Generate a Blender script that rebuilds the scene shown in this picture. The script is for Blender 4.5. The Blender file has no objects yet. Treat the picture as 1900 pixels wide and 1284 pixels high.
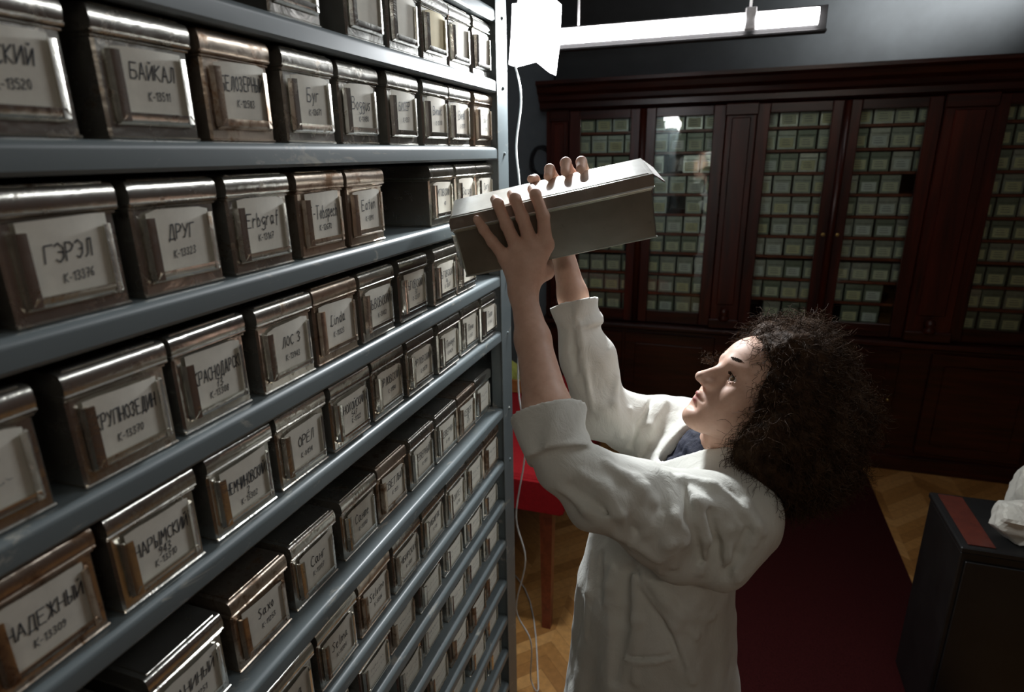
import bpy, math, random
import numpy as np
from mathutils import Vector, Matrix
rnd = random.Random(7)
C = bpy.context.scene.collection
scn = bpy.context.scene

# ------------------------------------------------------------------ camera, world, lights, exposure
cam_d = bpy.data.cameras.new('camera'); cam = bpy.data.objects.new('camera', cam_d); C.objects.link(cam)
PITCH, YAW, ROLL, FPX = 0.30829833, 0.33821081, -0.01886540, 1148.428
_f = Vector((-math.sin(YAW)*math.cos(PITCH), math.cos(YAW)*math.cos(PITCH), -math.sin(PITCH)))
_r = Vector((math.cos(YAW), math.sin(YAW), 0)); _u = _r.cross(_f)
_R = _r*math.cos(ROLL)+_u*math.sin(ROLL); _U = -_r*math.sin(ROLL)+_u*math.cos(ROLL)
cam.matrix_world = Matrix(((_R.x,_U.x,-_f.x,0.54),(_R.y,_U.y,-_f.y,0.0),(_R.z,_U.z,-_f.z,1.93),(0,0,0,1)))
cam_d.sensor_width = 36; cam_d.lens = FPX*36/1900
cam_d.shift_x = 10/1900; cam_d.shift_y = 13/1900
cam_d.clip_start = 0.02
cam_d.dof.use_dof = True; cam_d.dof.focus_distance = 1.15; cam_d.dof.aperture_fstop = 4.5
scn.camera = cam
scn.view_settings.view_transform = 'Standard'; scn.view_settings.look = 'None'
scn.view_settings.gamma = 1; scn.view_settings.use_curve_mapping = False
scn.view_settings.exposure = -0.14
w = bpy.data.worlds.new('world'); scn.world = w; w.use_nodes = True
w.node_tree.nodes['Background'].inputs[0].default_value = (0.5,0.6,0.7,1)
w.node_tree.nodes['Background'].inputs[1].default_value = 0.0

def area(name, loc, aim, sx, sy, power, col=(1,1,1)):
    l = bpy.data.lights.new(name, 'AREA'); l.shape='RECTANGLE'; l.size=sx; l.size_y=sy; l.energy=power; l.color=col
    o = bpy.data.objects.new(name, l); C.objects.link(o); o.location = loc
    o.rotation_euler = (Vector(aim)-Vector(loc)).to_track_quat('-Z','Y').to_euler()
    return o
KEY_COL = (0.93,0.97,1.0)
# light of the folded white lamp at the end of the rack (sits just under/in front of the shade)
area('lamp_light', (0.06,1.78,2.20), (0.5,0.9,1.5), 0.10, 0.16, 26.0, KEY_COL)
# added unseen fills over the aisle and behind the camera; last, the wall lamp
area('aisle_fill_light', (1.25,1.95,2.84), (0.2,1.0,1.3), 1.2, 0.15, 4.2, KEY_COL).data.spread=math.radians(110)
area('entrance_fill_light', (1.35,-1.3,2.84), (0.6,2.4,1.2), 1.2, 0.15, 2.3, (1,.90,.76)).data.spread=math.radians(95)
area('wall_tube_light', (1.75,3.75,2.86), (1.45,4.4,2.78), 0.9, 0.1, 9.0, KEY_COL).data.spread=math.radians(80)

# ------------------------------------------------------------------ materials
def newmat(name):
    m = bpy.data.materials.new(name); m.use_nodes = True
    return m, m.node_tree, m.node_tree.nodes['Principled BSDF']
def noise(nt, scale, detail=4, rough=.6, vec=None, dist=0):
    n = nt.nodes.new('ShaderNodeTexNoise'); n.inputs['Scale'].default_value=scale; n.inputs['Detail'].default_value=detail
    n.inputs['Roughness'].default_value=rough; n.inputs['Distortion'].default_value=dist
    if vec is not None: nt.links.new(vec, n.inputs['Vector'])
    return n
def ramp(nt, fac, stops):
    r = nt.nodes.new('ShaderNodeValToRGB'); e = r.color_ramp.elements
    while len(e) < len(stops): e.new(0.5)
    for k,(p,c) in enumerate(stops): e[k].position=p; e[k].color=(*c,1) if len(c)==3 else c
    nt.links.new(fac, r.inputs[0]); return r
def coords(nt, scale=(1,1,1), kind='Object'):
    t = nt.nodes.new('ShaderNodeTexCoord'); mp = nt.nodes.new('ShaderNodeMapping'); mp.inputs['Scale'].default_value=scale
    nt.links.new(t.outputs[kind], mp.inputs[0]); return mp.outputs[0]
def bump(nt, p, h, strength=.3, dist=.002):
    b = nt.nodes.new('ShaderNodeBump'); b.inputs['Strength'].default_value=strength; b.inputs['Distance'].default_value=dist
    nt.links.new(h, b.inputs['Height']); nt.links.new(b.outputs[0], p.inputs['Normal'])
def simple(name, col, rough=.5, metal=0, nscale=20, var=.25, bumpd=0.0, spec=None, scale=(1,1,1)):
    m, nt, p = newmat(name); v = coords(nt, scale)
    n = noise(nt, nscale, 5, .6, v)
    a = tuple(max(0,c*(1-var)) for c in col); b = tuple(min(1,c*(1+var)) for c in col)
    r = ramp(nt, n.outputs[0], [(.3,a),(.7,b)]); nt.links.new(r.outputs[0], p.inputs['Base Color'])
    p.inputs['Roughness'].default_value=rough; p.inputs['Metallic'].default_value=metal
    if spec is not None: p.inputs['Specular IOR Level'].default_value=spec
    if bumpd: bump(nt, p, n.outputs[0], .5, bumpd)
    return m
def tin(name, base, stain, amount, rough=.27, bd=.0042):
    m, nt, p = newmat(name)
    oi = nt.nodes.new('ShaderNodeObjectInfo')
    t = nt.nodes.new('ShaderNodeTexCoord'); add = nt.nodes.new('ShaderNodeVectorMath'); add.operation='ADD'
    sc = nt.nodes.new('ShaderNodeVectorMath'); sc.operation='SCALE'; sc.inputs['Scale'].default_value=1.0
    nt.links.new(t.outputs['Object'], add.inputs[0]); nt.links.new(oi.outputs['Location'], add.inputs[1])
    v = add.outputs[0]
    n = noise(nt, 38, 6, .68, v, .4); n2 = noise(nt, 15, 4, .6, v, .6); n3 = noise(nt, 260, 3, .6, v)
    r = ramp(nt, n.outputs[0], [(amount,base),(amount+.14,stain)])
    mix = nt.nodes.new('ShaderNodeMixRGB'); mix.blend_type='MULTIPLY'; mix.inputs[0].default_value=.55
    r2 = ramp(nt, n2.outputs[0], [(.3,(.62,.60,.56)),(.7,(1,1,1))])
    nt.links.new(r.outputs[0], mix.inputs[1]); nt.links.new(r2.outputs[0], mix.inputs[2])
    nt.links.new(mix.outputs[0], p.inputs['Base Color'])
    p.inputs['Metallic'].default_value=.93
    rr = ramp(nt, n.outputs[0], [(amount,(rough,)*3),(amount+.2,(min(1,rough+.3),)*3)])
    nt.links.new(rr.outputs[0], p.inputs['Roughness'])
    bump(nt, p, n2.outputs[0], .4, bd)
    return m
TIN = [tin('tinplate', (.74,.72,.66), (.34,.25,.17), .57, .24), tin('tinplate_bright', (.80,.79,.74), (.45,.40,.30), .63, .19),
       tin('tinplate_brown', (.68,.58,.48), (.30,.19,.12), .50, .28)]
TINDARK = tin('tinplate_dull', (.50,.51,.46), (.24,.21,.15), .58, .34)
PAPER = simple('card_paper', (.78,.76,.68), .85, 0, 60, .06, 0, .2)
PAPERY = simple('card_paper_yellowed', (.70,.62,.42), .85, 0, 60, .06, 0, .2)
INK = simple('pen_ink', (.03,.035,.045), .7, 0, 50, .2)
INKP = simple('pencil', (.16,.17,.19), .8, 0, 50, .2)
def paint_mat():
    m, nt, p = newmat('grey_shelf_paint'); v = coords(nt, (1,.35,1))
    n = noise(nt, 22, 8, .72, v, .6); n2 = noise(nt, 5, 4, .6, v)
    g = ramp(nt, n2.outputs[0], [(.3,(.115,.138,.145)),(.7,(.15,.178,.186))])
    wear = ramp(nt, n.outputs[0], [(.60,(0,0,0)),(.655,(1,1,1))])
    mx = nt.nodes.new('ShaderNodeMixRGB'); nt.links.new(wear.outputs[0], mx.inputs[0]); nt.links.new(g.outputs[0], mx.inputs[1])
    mx.inputs[2].default_value=(.30,.30,.27,1); nt.links.new(mx.outputs[0], p.inputs['Base Color'])
    p.inputs['Roughness'].default_value=.38; bump(nt, p, n2.outputs[0], .25, .003); return m
PAINT = paint_mat()
def wood_mat(name, a, b, rough=.3, scale=(1,1,.08), ns=30):
    m, nt, p = newmat(name); v = coords(nt, scale); n = noise(nt, ns, 6, .6, v, .5)
    r = ramp(nt, n.outputs[0], [(.3,a),(.7,b)]); nt.links.new(r.outputs[0], p.inputs['Base Color'])
    p.inputs['Roughness'].default_value=rough; bump(nt, p, n.outputs[0], .2, .001)
    p.inputs['Coat Weight'].default_value=.10; p.inputs['Coat Roughness'].default_value=.22
    return m
MAHOG = wood_mat('mahogany', (.012,.003,.002), (.10,.015,.006), .32, (1,1,.10), 16)
MAHOGH = wood_mat('mahogany_rail', (.010,.003,.002), (.065,.012,.006), .3, (.08,1,1))
REDWOOD = wood_mat('red_brown_wood', (.16,.035,.02), (.30,.075,.035), .35, (1,.1,1))
ORWOOD = wood_mat('orange_wood', (.40,.17,.04), (.55,.26,.08), .4, (.2,1,1))
BLACKW = simple('black_lacquer', (.010,.010,.010), .45, 0, 10, .3)
def parquet():
    m, nt, p = newmat('parquet'); N=nt.nodes; L=nt.links
    t = N.new('ShaderNodeTexCoord'); s = N.new('ShaderNodeSeparateXYZ'); L.new(t.outputs['Object'], s.inputs[0])
    pp = N.new('ShaderNodeMath'); pp.operation='PINGPONG'; L.new(s.outputs[0], pp.inputs[0]); pp.inputs[1].default_value=.22
    ad = N.new('ShaderNodeMath'); ad.operation='ADD'; L.new(s.outputs[1], ad.inputs[0]); L.new(pp.outputs[0], ad.inputs[1])
    dv = N.new('ShaderNodeMath'); dv.operation='DIVIDE'; L.new(ad.outputs[0], dv.inputs[0]); dv.inputs[1].default_value=.075
    fl = N.new('ShaderNodeMath'); fl.operation='FLOOR'; L.new(dv.outputs[0], fl.inputs[0])
    fr = N.new('ShaderNodeMath'); fr.operation='FRACT'; L.new(dv.outputs[0], fr.inputs[0])
    cx = N.new('ShaderNodeMath'); cx.operation='DIVIDE'; L.new(s.outputs[0], cx.inputs[0]); cx.inputs[1].default_value=.22
    fx = N.new('ShaderNodeMath'); fx.operation='FLOOR'; L.new(cx.outputs[0], fx.inputs[0])
    cb = N.new('ShaderNodeCombineXYZ'); L.new(fx.outputs[0], cb.inputs[0]); L.new(fl.outputs[0], cb.inputs[1])
    wn = N.new('ShaderNodeTexWhiteNoise'); wn.noise_dimensions='2D'; L.new(cb.outputs[0], wn.inputs['Vector'])
    r = ramp(nt, wn.outputs[0], [(0,(.36,.16,.040)),(.5,(.55,.27,.075)),(1,(.66,.35,.115))])
    n = noise(nt, 40, 5, .6, coords(nt,(1,1,1))); r2 = ramp(nt, n.outputs[0], [(.3,(.72,.72,.72)),(.7,(1,1,1))])
    mx = N.new('ShaderNodeMixRGB'); mx.blend_type='MULTIPLY'; mx.inputs[0].default_value=1; L.new(r.outputs[0], mx.inputs[1]); L.new(r2.outputs[0], mx.inputs[2])
    gap = ramp(nt, fr.outputs[0], [(0,(.25,.2,.15)),(.04,(1,1,1))])
    m2 = N.new('ShaderNodeMixRGB'); m2.blend_type='MULTIPLY'; m2.inputs[0].default_value=1; L.new(mx.outputs[0], m2.inputs[1]); L.new(gap.outputs[0], m2.inputs[2])
    L.new(m2.outputs[0], p.inputs['Base Color']); p.inputs['Roughness'].default_value=.45; return m
PARQ = parquet()
WALL = simple('blue_grey_wall_paint', (.11,.135,.155), .75, 0, 6, .15, .001)
WALLW = wood_mat('wood_panelling', (.07,.030,.018), (.14,.062,.038), .45, (1,1,.1), 8)
WALLB = simple('pale_blue_grey_paint', (.20,.24,.27), .75, 0, 6, .12)
WALLD = simple('dark_frieze_paint', (.045,.050,.052), .6, 0, 5, .2)
CEIL = simple('ceiling_paint', (.35,.36,.36), .9, 0, 5, .05)
CARPET = simple('maroon_carpet', (.038,.006,.006), .95, 0, 320, .5, .004, .1)
REDCLOTH = simple('red_cloth', (.30,.008,.012), .85, 0, 90, .12, .001, .2)
GREENB = simple('yellow_green_cloth', (.42,.46,.10), .8, 0, 12, .2, .004)
BLACKR = simple('black_rubber', (.02,.022,.028), .5)
CABLE = simple('white_cable', (.62,.62,.60), .5)
CRUMP = simple('crumpled_white_paper', (.72,.70,.62), .85, 0, 14, .08, .004, .2)
BRASS = simple('brass', (.45,.33,.12), .35, .9)
WHITEM = simple('white_enamel', (.75,.75,.74), .4)
def emis(name, col, s):
    m, nt, p = newmat(name); p.inputs['Base Color'].default_value=(.9,.9,.9,1)
    p.inputs['Emission Color'].default_value=(*col,1); p.inputs['Emission Strength'].default_value=s; return m
LAMPGLOW = emis('glowing_lamp_shade', (1,.97,1), 26.0)
TUBE = emis('glowing_tube', (1,.97,1), 14.0)
TUBE2 = emis('ceiling_tube_glow', (1,.97,1), 4.0)
def glass_mat():
    m = bpy.data.materials.new('cabinet_glass'); m.use_nodes=True; nt=m.node_tree; nt.nodes.clear(); L=nt.links
    o=nt.nodes.new('ShaderNodeOutputMaterial'); t=nt.nodes.new('ShaderNodeBsdfTransparent'); t.inputs[0].default_value=(.93,.97,.94,1)
    g=nt.nodes.new('ShaderNodeBsdfGlossy'); g.inputs['Roughness'].default_value=.02
    fr=nt.nodes.new('ShaderNodeFresnel'); fr.inputs[0].default_value=1.5
    tc=nt.nodes.new('ShaderNodeTexCoord'); n=noise(nt, 3.5, 2, .5, tc.outputs['Object'])
    b=nt.nodes.new('ShaderNodeBump'); b.inputs['Strength'].default_value=.4; b.inputs['Distance'].default_value=.01
    L.new(n.outputs[0], b.inputs['Height']); L.new(b.outputs[0], g.inputs['Normal'])
    mx=nt.nodes.new('ShaderNodeMixShader'); L.new(fr.outputs[0], mx.inputs[0]); L.new(t.outputs[0], mx.inputs[1]); L.new(g.outputs[0], mx.inputs[2])
    L.new(mx.outputs[0], o.inputs[0]); return m
GLASS = glass_mat()

# ------------------------------------------------------------------ mesh helpers
class MB:
    def __init__(s): s.v=[]; s.f=[]
    def add(s, vs, fs):
        k=len(s.v); s.v += [tuple(v) for v in vs]; s.f += [tuple(i+k for i in f) for f in fs]; return s
    def box(s, x0,x1,y0,y1,z0,z1, b=0.0):
        if b<=0:
            vs=[(x,y,z) for x in (x0,x1) for y in (y0,y1) for z in (z0,z1)]
            return s.add(vs, [(0,1,3,2),(4,6,7,5),(0,4,5,1),(2,3,7,6),(0,2,6,4),(1,5,7,3)])
        b=min(b,(x1-x0)*.45,(y1-y0)*.45,(z1-z0)*.45)
        vs=[];idx={}
        X=(x0,x1);Y=(y0,y1);Z=(z0,z1)
        for i in (0,1):
            for j in (0,1):
                for k in (0,1):
                    sx=b if i==0 else -b; sy=b if j==0 else -b; sz=b if k==0 else -b
                    idx[i,j,k,'x']=len(vs); vs.append((X[i],Y[j]+sy,Z[k]+sz))
                    idx[i,j,k,'y']=len(vs); vs.append((X[i]+sx,Y[j],Z[k]+sz))
                    idx[i,j,k,'z']=len(vs); vs.append((X[i]+sx,Y[j]+sy,Z[k]))
        I=idx; F=[]
        for i in (0,1):
            q=[I[i,0,0,'x'],I[i,1,0,'x'],I[i,1,1,'x'],I[i,0,1,'x']]; F.append(q if i else q[::-1])
            q=[I[0,i,0,'y'],I[0,i,1,'y'],I[1,i,1,'y'],I[1,i,0,'y']]; F.append(q if i else q[::-1])
            q=[I[0,0,i,'z'],I[1,0,i,'z'],I[1,1,i,'z'],I[0,1,i,'z']]; F.append(q if i else q[::-1])
        for i in (0,1):
            for j in (0,1):
                F.append([I[i,j,0,'x'],I[i,j,1,'x'],I[i,j,1,'y'],I[i,j,0,'y']])
                F.append([I[i,0,j,'x'],I[i,1,j,'x'],I[i,1,j,'z'],I[i,0,j,'z']])
                F.append([I[0,i,j,'y'],I[1,i,j,'y'],I[1,i,j,'z'],I[0,i,j,'z']])
                for k in (0,1): F.append([I[i,j,k,'x'],I[i,j,k,'y'],I[i,j,k,'z']])
        return s.add(vs,F)
    def prism(s, poly, axis, a, b):      # polygon in the other two axes, extruded along axis
        n=len(poly)
        def P(p,t): return {'x':(t,p[0],p[1]),'y':(p[0],t,p[1]),'z':(p[0],p[1],t)}[axis]
        vs=[P(p,a) for p in poly]+[P(p,b) for p in poly]
        fs=[tuple(range(n)),tuple(range(2*n-1,n-1,-1))]+[(i,(i+1)%n,n+(i+1)%n,n+i) for i in range(n)]
        return s.add(vs,fs)
    def tube(s, pts, r, n=8, caps=True):
        pts=[Vector(p) for p in pts]; m=len(pts)
        rr=r if isinstance(r,(list,tuple)) else [r]*m
        t0=(pts[1]-pts[0]).normalized(); up=Vector((0,0,1)) if abs(t0.z)<.9 else Vector((1,0,0))
        u=t0.cross(up).normalized(); vs=[]
        for i,p in enumerate(pts):
            t=(pts[min(i+1,m-1)]-pts[max(i-1,0)]).normalized()
            u=(u-t*u.dot(t)).normalized(); v=t.cross(u)
            for k in range(n):
                a=2*math.pi*k/n; vs.append(p+(u*math.cos(a)+v*math.sin(a))*rr[i])
        fs=[(i*n+k,i*n+(k+1)%n,(i+1)*n+(k+1)%n,(i+1)*n+k) for i in range(m-1) for k in range(n)]
        if caps: fs+= [tuple(range(n-1,-1,-1)), tuple(range((m-1)*n,m*n))]
        return s.add(vs,fs)
    def lathe(s, prof, c=(0,0,0), n=20, axis='z'):
        vs=[];m=len(prof)
        for r,z in prof:
            for k in range(n):
                a=2*math.pi*k/n; q=(r*math.cos(a), r*math.sin(a), z)
                if axis=='y': q=(q[0],q[2],q[1])
                if axis=='x': q=(q[2],q[0],q[1])
                vs.append((q[0]+c[0],q[1]+c[1],q[2]+c[2]))
        fs=[(i*n+k,i*n+(k+1)%n,(i+1)*n+(k+1)%n,(i+1)*n+k) for i in range(m-1) for k in range(n)]
        fs+= [tuple(range(n-1,-1,-1)), tuple(range((m-1)*n,m*n))]
        return s.add(vs,fs)
    def mesh(s, name, mat, smooth=False):
        me=bpy.data.meshes.new(name); me.from_pydata(s.v,[],s.f); me.update(); me.materials.append(mat)
        bmf(me)
        me.shade_smooth()
        if not smooth: me.set_sharp_from_angle(angle=math.radians(34))
        return me
    def obj(s, name, mat, parent=None, smooth=False):
        return link(name, s.mesh(name,mat,smooth), parent)
import bmesh
def bmf(me):
    b=bmesh.new(); b.from_mesh(me); bmesh.ops.recalc_face_normals(b, faces=b.faces); b.to_mesh(me); b.free()
def link(name, me, parent=None, loc=None):
    o=bpy.data.objects.new(name,me); C.objects.link(o)
    if parent is not None: o.parent=parent
    if loc is not None: o.location=loc
    return o
def thing(name, label, cat, loc=(0,0,0), group=None, rot=None):
    o=bpy.data.objects.new(name,None); o.empty_display_size=.05; C.objects.link(o); o.location=loc
    if rot is not None: o.rotation_euler=rot
    o['label']=label; o['category']=cat
    if group: o['group']=group
    return o
def tag(o,label,cat,group=None,kind=None):
    o['label']=label; o['category']=cat
    if group: o['group']=group
    if kind: o['kind']=kind
    return o
def structure(o): o['kind']='structure'; return o

# ------------------------------------------------------------------ room shell
structure(MB().box(-2.6,3.2,-2.2,4.6,-.10,0).obj('floor',PARQ))
structure(MB().box(-2.6,3.2,-2.2,4.6,2.95,3.05).obj('ceiling',CEIL))
structure(MB().box(-2.6,3.2,4.6,4.7,0,2.95).obj('wall_back',WALL))
structure(MB().box(-2.7,-2.6,-2.2,4.6,0,2.95).obj('wall_left',WALL))
structure(MB().box(3.2,3.3,-2.2,4.6,0,2.95).obj('wall_right',WALLW))
structure(MB().box(-2.6,3.2,-2.3,-2.2,0,2.95).obj('wall_front',WALLW))
tag(MB().box(.50,1.50,-1.9,3.98,0,.008,.003).obj('carpet_runner',CARPET),'dark maroon carpet runner lying on the parquet behind the person','carpet')

# ------------------------------------------------------------------ steel shelving
SZ=[2.255,2.103,1.951,1.796,1.634,1.484,1.262,1.100,.972,.838,.695,.562,.432,.30,.165]
rack=thing('metal_shelving','tall grey painted steel shelving filled with rows of tin boxes','shelving',(0,0,0))
Y0,Y1=-.25,1.497
for z in SZ:
    r=.009; prof=[(-.46,-.002),(-.46,0)]
    prof+=[(-r+r*math.sin(a),-r+r*math.cos(a)) for a in [i*math.pi/2/6 for i in range(7)]]
    prof+=[(0,-.026),(-.003,-.030),(-.02,-.030),(-.02,-.0285),(-.004,-.028),(-.003,-.012),(-.010,-.002)]
    m=MB(); m.prism([(x,z+h) for x,h in prof],'y',Y0,Y1+.004); m.obj('shelf',PAINT,rack,False)
up=MB(); up.box(-.035,-.002,Y1+.006,Y1+.075,0,2.50,.002); up.box(-.002,.0015,Y1,Y1+.077,0,2.50,.001)
up.box(-.47,-.44,Y1+.006,Y1+.075,0,2.50,.002); up.obj('upright',PAINT,rack)
up=MB(); up.box(-.035,0,Y0-.07,Y0-.002,0,2.50,.002); up.box(-.47,-.44,Y0-.07,Y0-.002,0,2.50,.002); up.obj('upright',PAINT,rack)
MB().box(-.44,-.035,Y1+.055,Y1+.058,.02,2.48).obj('side_panel',PAINT,rack)
MB().box(-.475,-.471,Y0-.07,Y1+.075,.02,2.48).obj('back_panel',PAINT,rack)
bl=MB()
for z in SZ[:8]:
    bl.lathe([(.0045,0),(.0045,.002),(.002,.0035)],(.0015,Y1+.045,z-.016),10,'x')
bl.obj('bolts',PAINT,rack)

# ------------------------------------------------------------------ handwriting
S={}
def g(ch,s): S[ch]=[[tuple(float(q) for q in p.split(',')) for p in st.split()] for st in s.split('|')]
g('А','0,0 1.4,6 2.8,0|.6,2.2 2.3,2.2'); g('Б','2.6,6 0,6 0,0 2,0 2.8,1 2.6,2.6 1.6,3.2 0,3.2'); g('В','0,0 0,6 1.8,6 2.5,5 1.8,3.3 0,3.2|1.8,3.3 2.8,2 2.3,.3 0,0')
g('Г','0,0 0,6 2.6,6'); g('Д','.3,-1 .3,0 3,0 3,-1|.7,0 1.4,6 2.6,6 2.6,0'); g('Е','2.6,6 0,6 0,0 2.6,0|0,3.2 2.1,3.2'); g('Ё','2.6,5.4 0,5.4 0,0 2.6,0|0,3 2.1,3|.7,6.8 .8,6.6|1.9,6.8 2,6.6')
g('Ж','0,6 1.6,3 0,0|3.4,6 1.8,3 3.4,0|1.7,6 1.7,0'); g('З','0,5.2 1.2,6 2.4,5 1.2,3.3 2.6,2 1.4,0 0,.8'); g('И','0,6 0,0 2.6,6 2.6,0'); g('Й','0,5.5 0,0 2.6,5.5 2.6,0|.8,7 1.3,6.4 1.9,7')
g('К','0,6 0,0|2.5,6 0,3 2.6,0'); g('Л','0,0 .9,1 1.4,6 2.6,6 2.6,0'); g('М','0,0 .3,6 1.6,2.5 2.9,6 3.2,0'); g('Н','0,6 0,0|2.6,6 2.6,0|0,3 2.6,3')
g('О','1.4,6 .2,4.5 .2,1.5 1.4,0 2.6,1.5 2.6,4.5 1.4,6'); g('П','0,0 0,6 2.6,6 2.6,0'); g('Р','0,0 0,6 1.8,6 2.6,4.8 1.8,3 0,2.8'); g('С','2.5,5.2 1.4,6 .2,4.5 .2,1.5 1.4,0 2.5,.8')
g('Т','0,6 2.8,6|1.4,6 1.4,0'); g('У','0,6 1.4,2.8|2.8,6 .9,0 0,.2'); g('Х','0,0 2.7,6|0,6 2.7,0'); g('Ч','0,6 .1,3.5 1.4,2.8 2.6,3.4|2.6,6 2.6,0'); g('Ы','0,6 0,0 1.6,.2 1.8,2.6 0,3|2.9,6 2.9,0'); g('Ь','0,6 0,0 2,.2 2.3,2.5 0,3'); g('Э','0,5.2 1.2,6 2.5,4.5 2.5,1.5 1.2,0 0,.8|1,3.1 2.5,3.1'); g('Я','2.6,0 2.6,6 .9,6 .2,4.6 .9,3 2.6,3|1.4,3 0,0')
g('0','1.3,6 .2,4.5 .2,1.5 1.3,0 2.4,1.5 2.4,4.5 1.3,6'); g('1','.3,4.5 1.4,6 1.4,0'); g('2','0,4.8 1.2,6 2.3,4.6 0,0 2.6,.2'); g('3','0,5.5 1.5,6 2.3,4.8 1,3.3 2.5,1.8 1.3,0 0,.6'); g('4','2,0 2,6 0,2 2.6,2'); g('5','2.4,6 .4,6 .2,3.5 1.8,3.6 2.4,1.6 1.2,0 0,.6')
g('6','2.2,6 .6,4 .2,1.4 1.2,0 2.3,1.2 1.8,3 .4,2.4'); g('7','0,6 2.5,6 1,0|.6,3 2,3'); g('8','1.3,3.2 .3,4.6 1.3,6 2.3,4.6 1.3,3.2 .2,1.5 1.3,0 2.4,1.5 1.3,3.2'); g('9','2.2,4.8 1.2,6 .2,4.6 1,3.2 2.3,4.4 1.8,1 .6,0')
g('-','0,2.6 1.6,2.6'); g('к','0,3.8 0,0|1.8,3.8 0,1.8 2,0'); S[' ']=[]
g('a','2,3.4 .9,3.8 .1,2 .7,.1 1.9,1.4 2,3.6 2.1,.4 2.7,.3'); g('b','0,6 0,0 1.6,.2 2,2 1,3.6 0,2.6'); g('c','1.9,3.2 1,3.8 .1,2 .9,0 2,.7'); g('d','2,3.4 .9,3.8 .1,2 .8,0 1.9,1.2|2.2,6 2,0'); g('e','.2,2 1.8,2.4 1.5,3.7 .6,3.6 .1,1.8 .9,0 2,.7')
g('f','2,5.8 1.1,5.8 .8,-1|.1,3.6 1.8,3.6'); g('g','1.9,3.4 .8,3.8 .1,2.2 .9,.8 1.9,2.2 1.8,-1.4 .6,-2 0,-1.2'); g('h','0,6 0,0|0,2.6 1.2,3.8 1.8,3 1.9,0'); g('i','.3,3.8 .3,.4 .9,.2|.4,5.2 .45,5'); g('l','.6,6 .4,.5 1,.2'); g('m','0,3.8 0,0|0,2.8 .9,3.8 1.4,3 1.4,0|1.4,2.8 2.3,3.8 2.8,3 2.9,.2')
g('n','0,3.8 0,0|0,2.7 1.2,3.8 1.8,3 1.9,.2'); g('o','1,3.8 .1,2 1,0 1.9,2 1,3.8'); g('p','0,3.8 0,-2|0,2.8 1.2,3.8 1.9,2 1,.1 0,1'); g('r','0,3.8 .1,0|.1,2.4 .9,3.8 1.7,3.5'); g('s','1.7,3.4 .8,3.8 .3,2.8 1.6,1.2 .9,0 0,.5'); g('t','.8,5.6 .7,.5 1.5,.2|0,3.8 1.7,3.8'); g('u','0,3.8 .2,.6 1,0 1.8,1.2|1.9,3.8 2,.2'); g('v','0,3.8 .9,0 1.9,3.8'); g('x','0,0 1.9,3.8|0,3.8 1.9,0'); g('y','0,3.8 .9,1|1.9,3.8 .6,-1.6 0,-1.6')
g('B','0,0 0,6 1.8,6 2.5,5 1.8,3.3 0,3.2|1.8,3.3 2.8,2 2.3,.3 0,0'); g('E','2.6,6 0,6 0,0 2.6,0|0,3.2 2.1,3.2'); g('T','0,6 2.8,6|1.4,6 1.4,0'); g('L','1.6,6 1,6 .8,1 0,.3 1.6,0 2.6,.6'); g('S','2.6,5.2 1.4,6 .4,4.8 2.4,1.8 1.4,0 0,.7')
g('у','0,3.8 .9,1.2|1.9,3.8 .6,-1.6 0,-1.6'); g('г','0,0 .4,3.8 1.9,3.6'); g('и','0,3.8 .1,.2 1.7,3.8 1.8,.2'); g('н','0,3.8 0,0|1.8,3.8 1.8,0|0,2 1.8,2'); g('т','0,0 0,3.8 1.9,3.8 1.9,0|.95,3.8 .95,0'); g('р','0,3.8 0,-2|0,2.8 1.2,3.8 1.9,2 1,.1 0,1'); g('х','0,0 1.9,3.8|0,3.8 1.9,0')
for ru,la in (('а','a'),('е','e'),('о','o'),('с','c')): S[ru]=S[la]
for ch in 'HК': pass
def textwidth(t,k): return sum((max([p[0] for st in S[c] for p in st]) if S[c] else 1.6)+1.0 for c in t)*k
def write(mb, t, cx, cz, h, maxw, pen, rr, slant=.08, rise=0.0):
    k=h/6.0; wd=textwidth(t,k)
    if wd>maxw: kx=k*maxw/wd; wd=maxw
    else: kx=k
    x=cx-wd/2; wob=h*.035
    for c in t:
        for st in S[c]:
            pts=[(x+(px_+py_*slant)*kx+rr.uniform(-wob,wob), cz+(py_-3)*k+rise*(x-cx)+rr.uniform(-wob,wob)) for px_,py_ in st]
            for (ax,az),(bx,bz) in zip(pts[:-1],pts[1:]):
                dx,dz=bx-ax,bz-az; l=math.hypot(dx,dz) or 1e-6
                nx,nz=-dz/l*pen,dx/l*pen; ex,ez=dx/l*pen*.6,dz/l*pen*.6
                mb.add([(0,ax-ex+nx,az-ez+nz),(0,ax-ex-nx,az-ez-nz),(0,bx+ex-nx,bz+ez-nz),(0,bx+ex+nx,bz+ez+nz)],[(0,1,2,3)])
        x+=((max([p[0] for st in S[c] for p in st]) if S[c] else 1.6)+1.0)*kx

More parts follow.
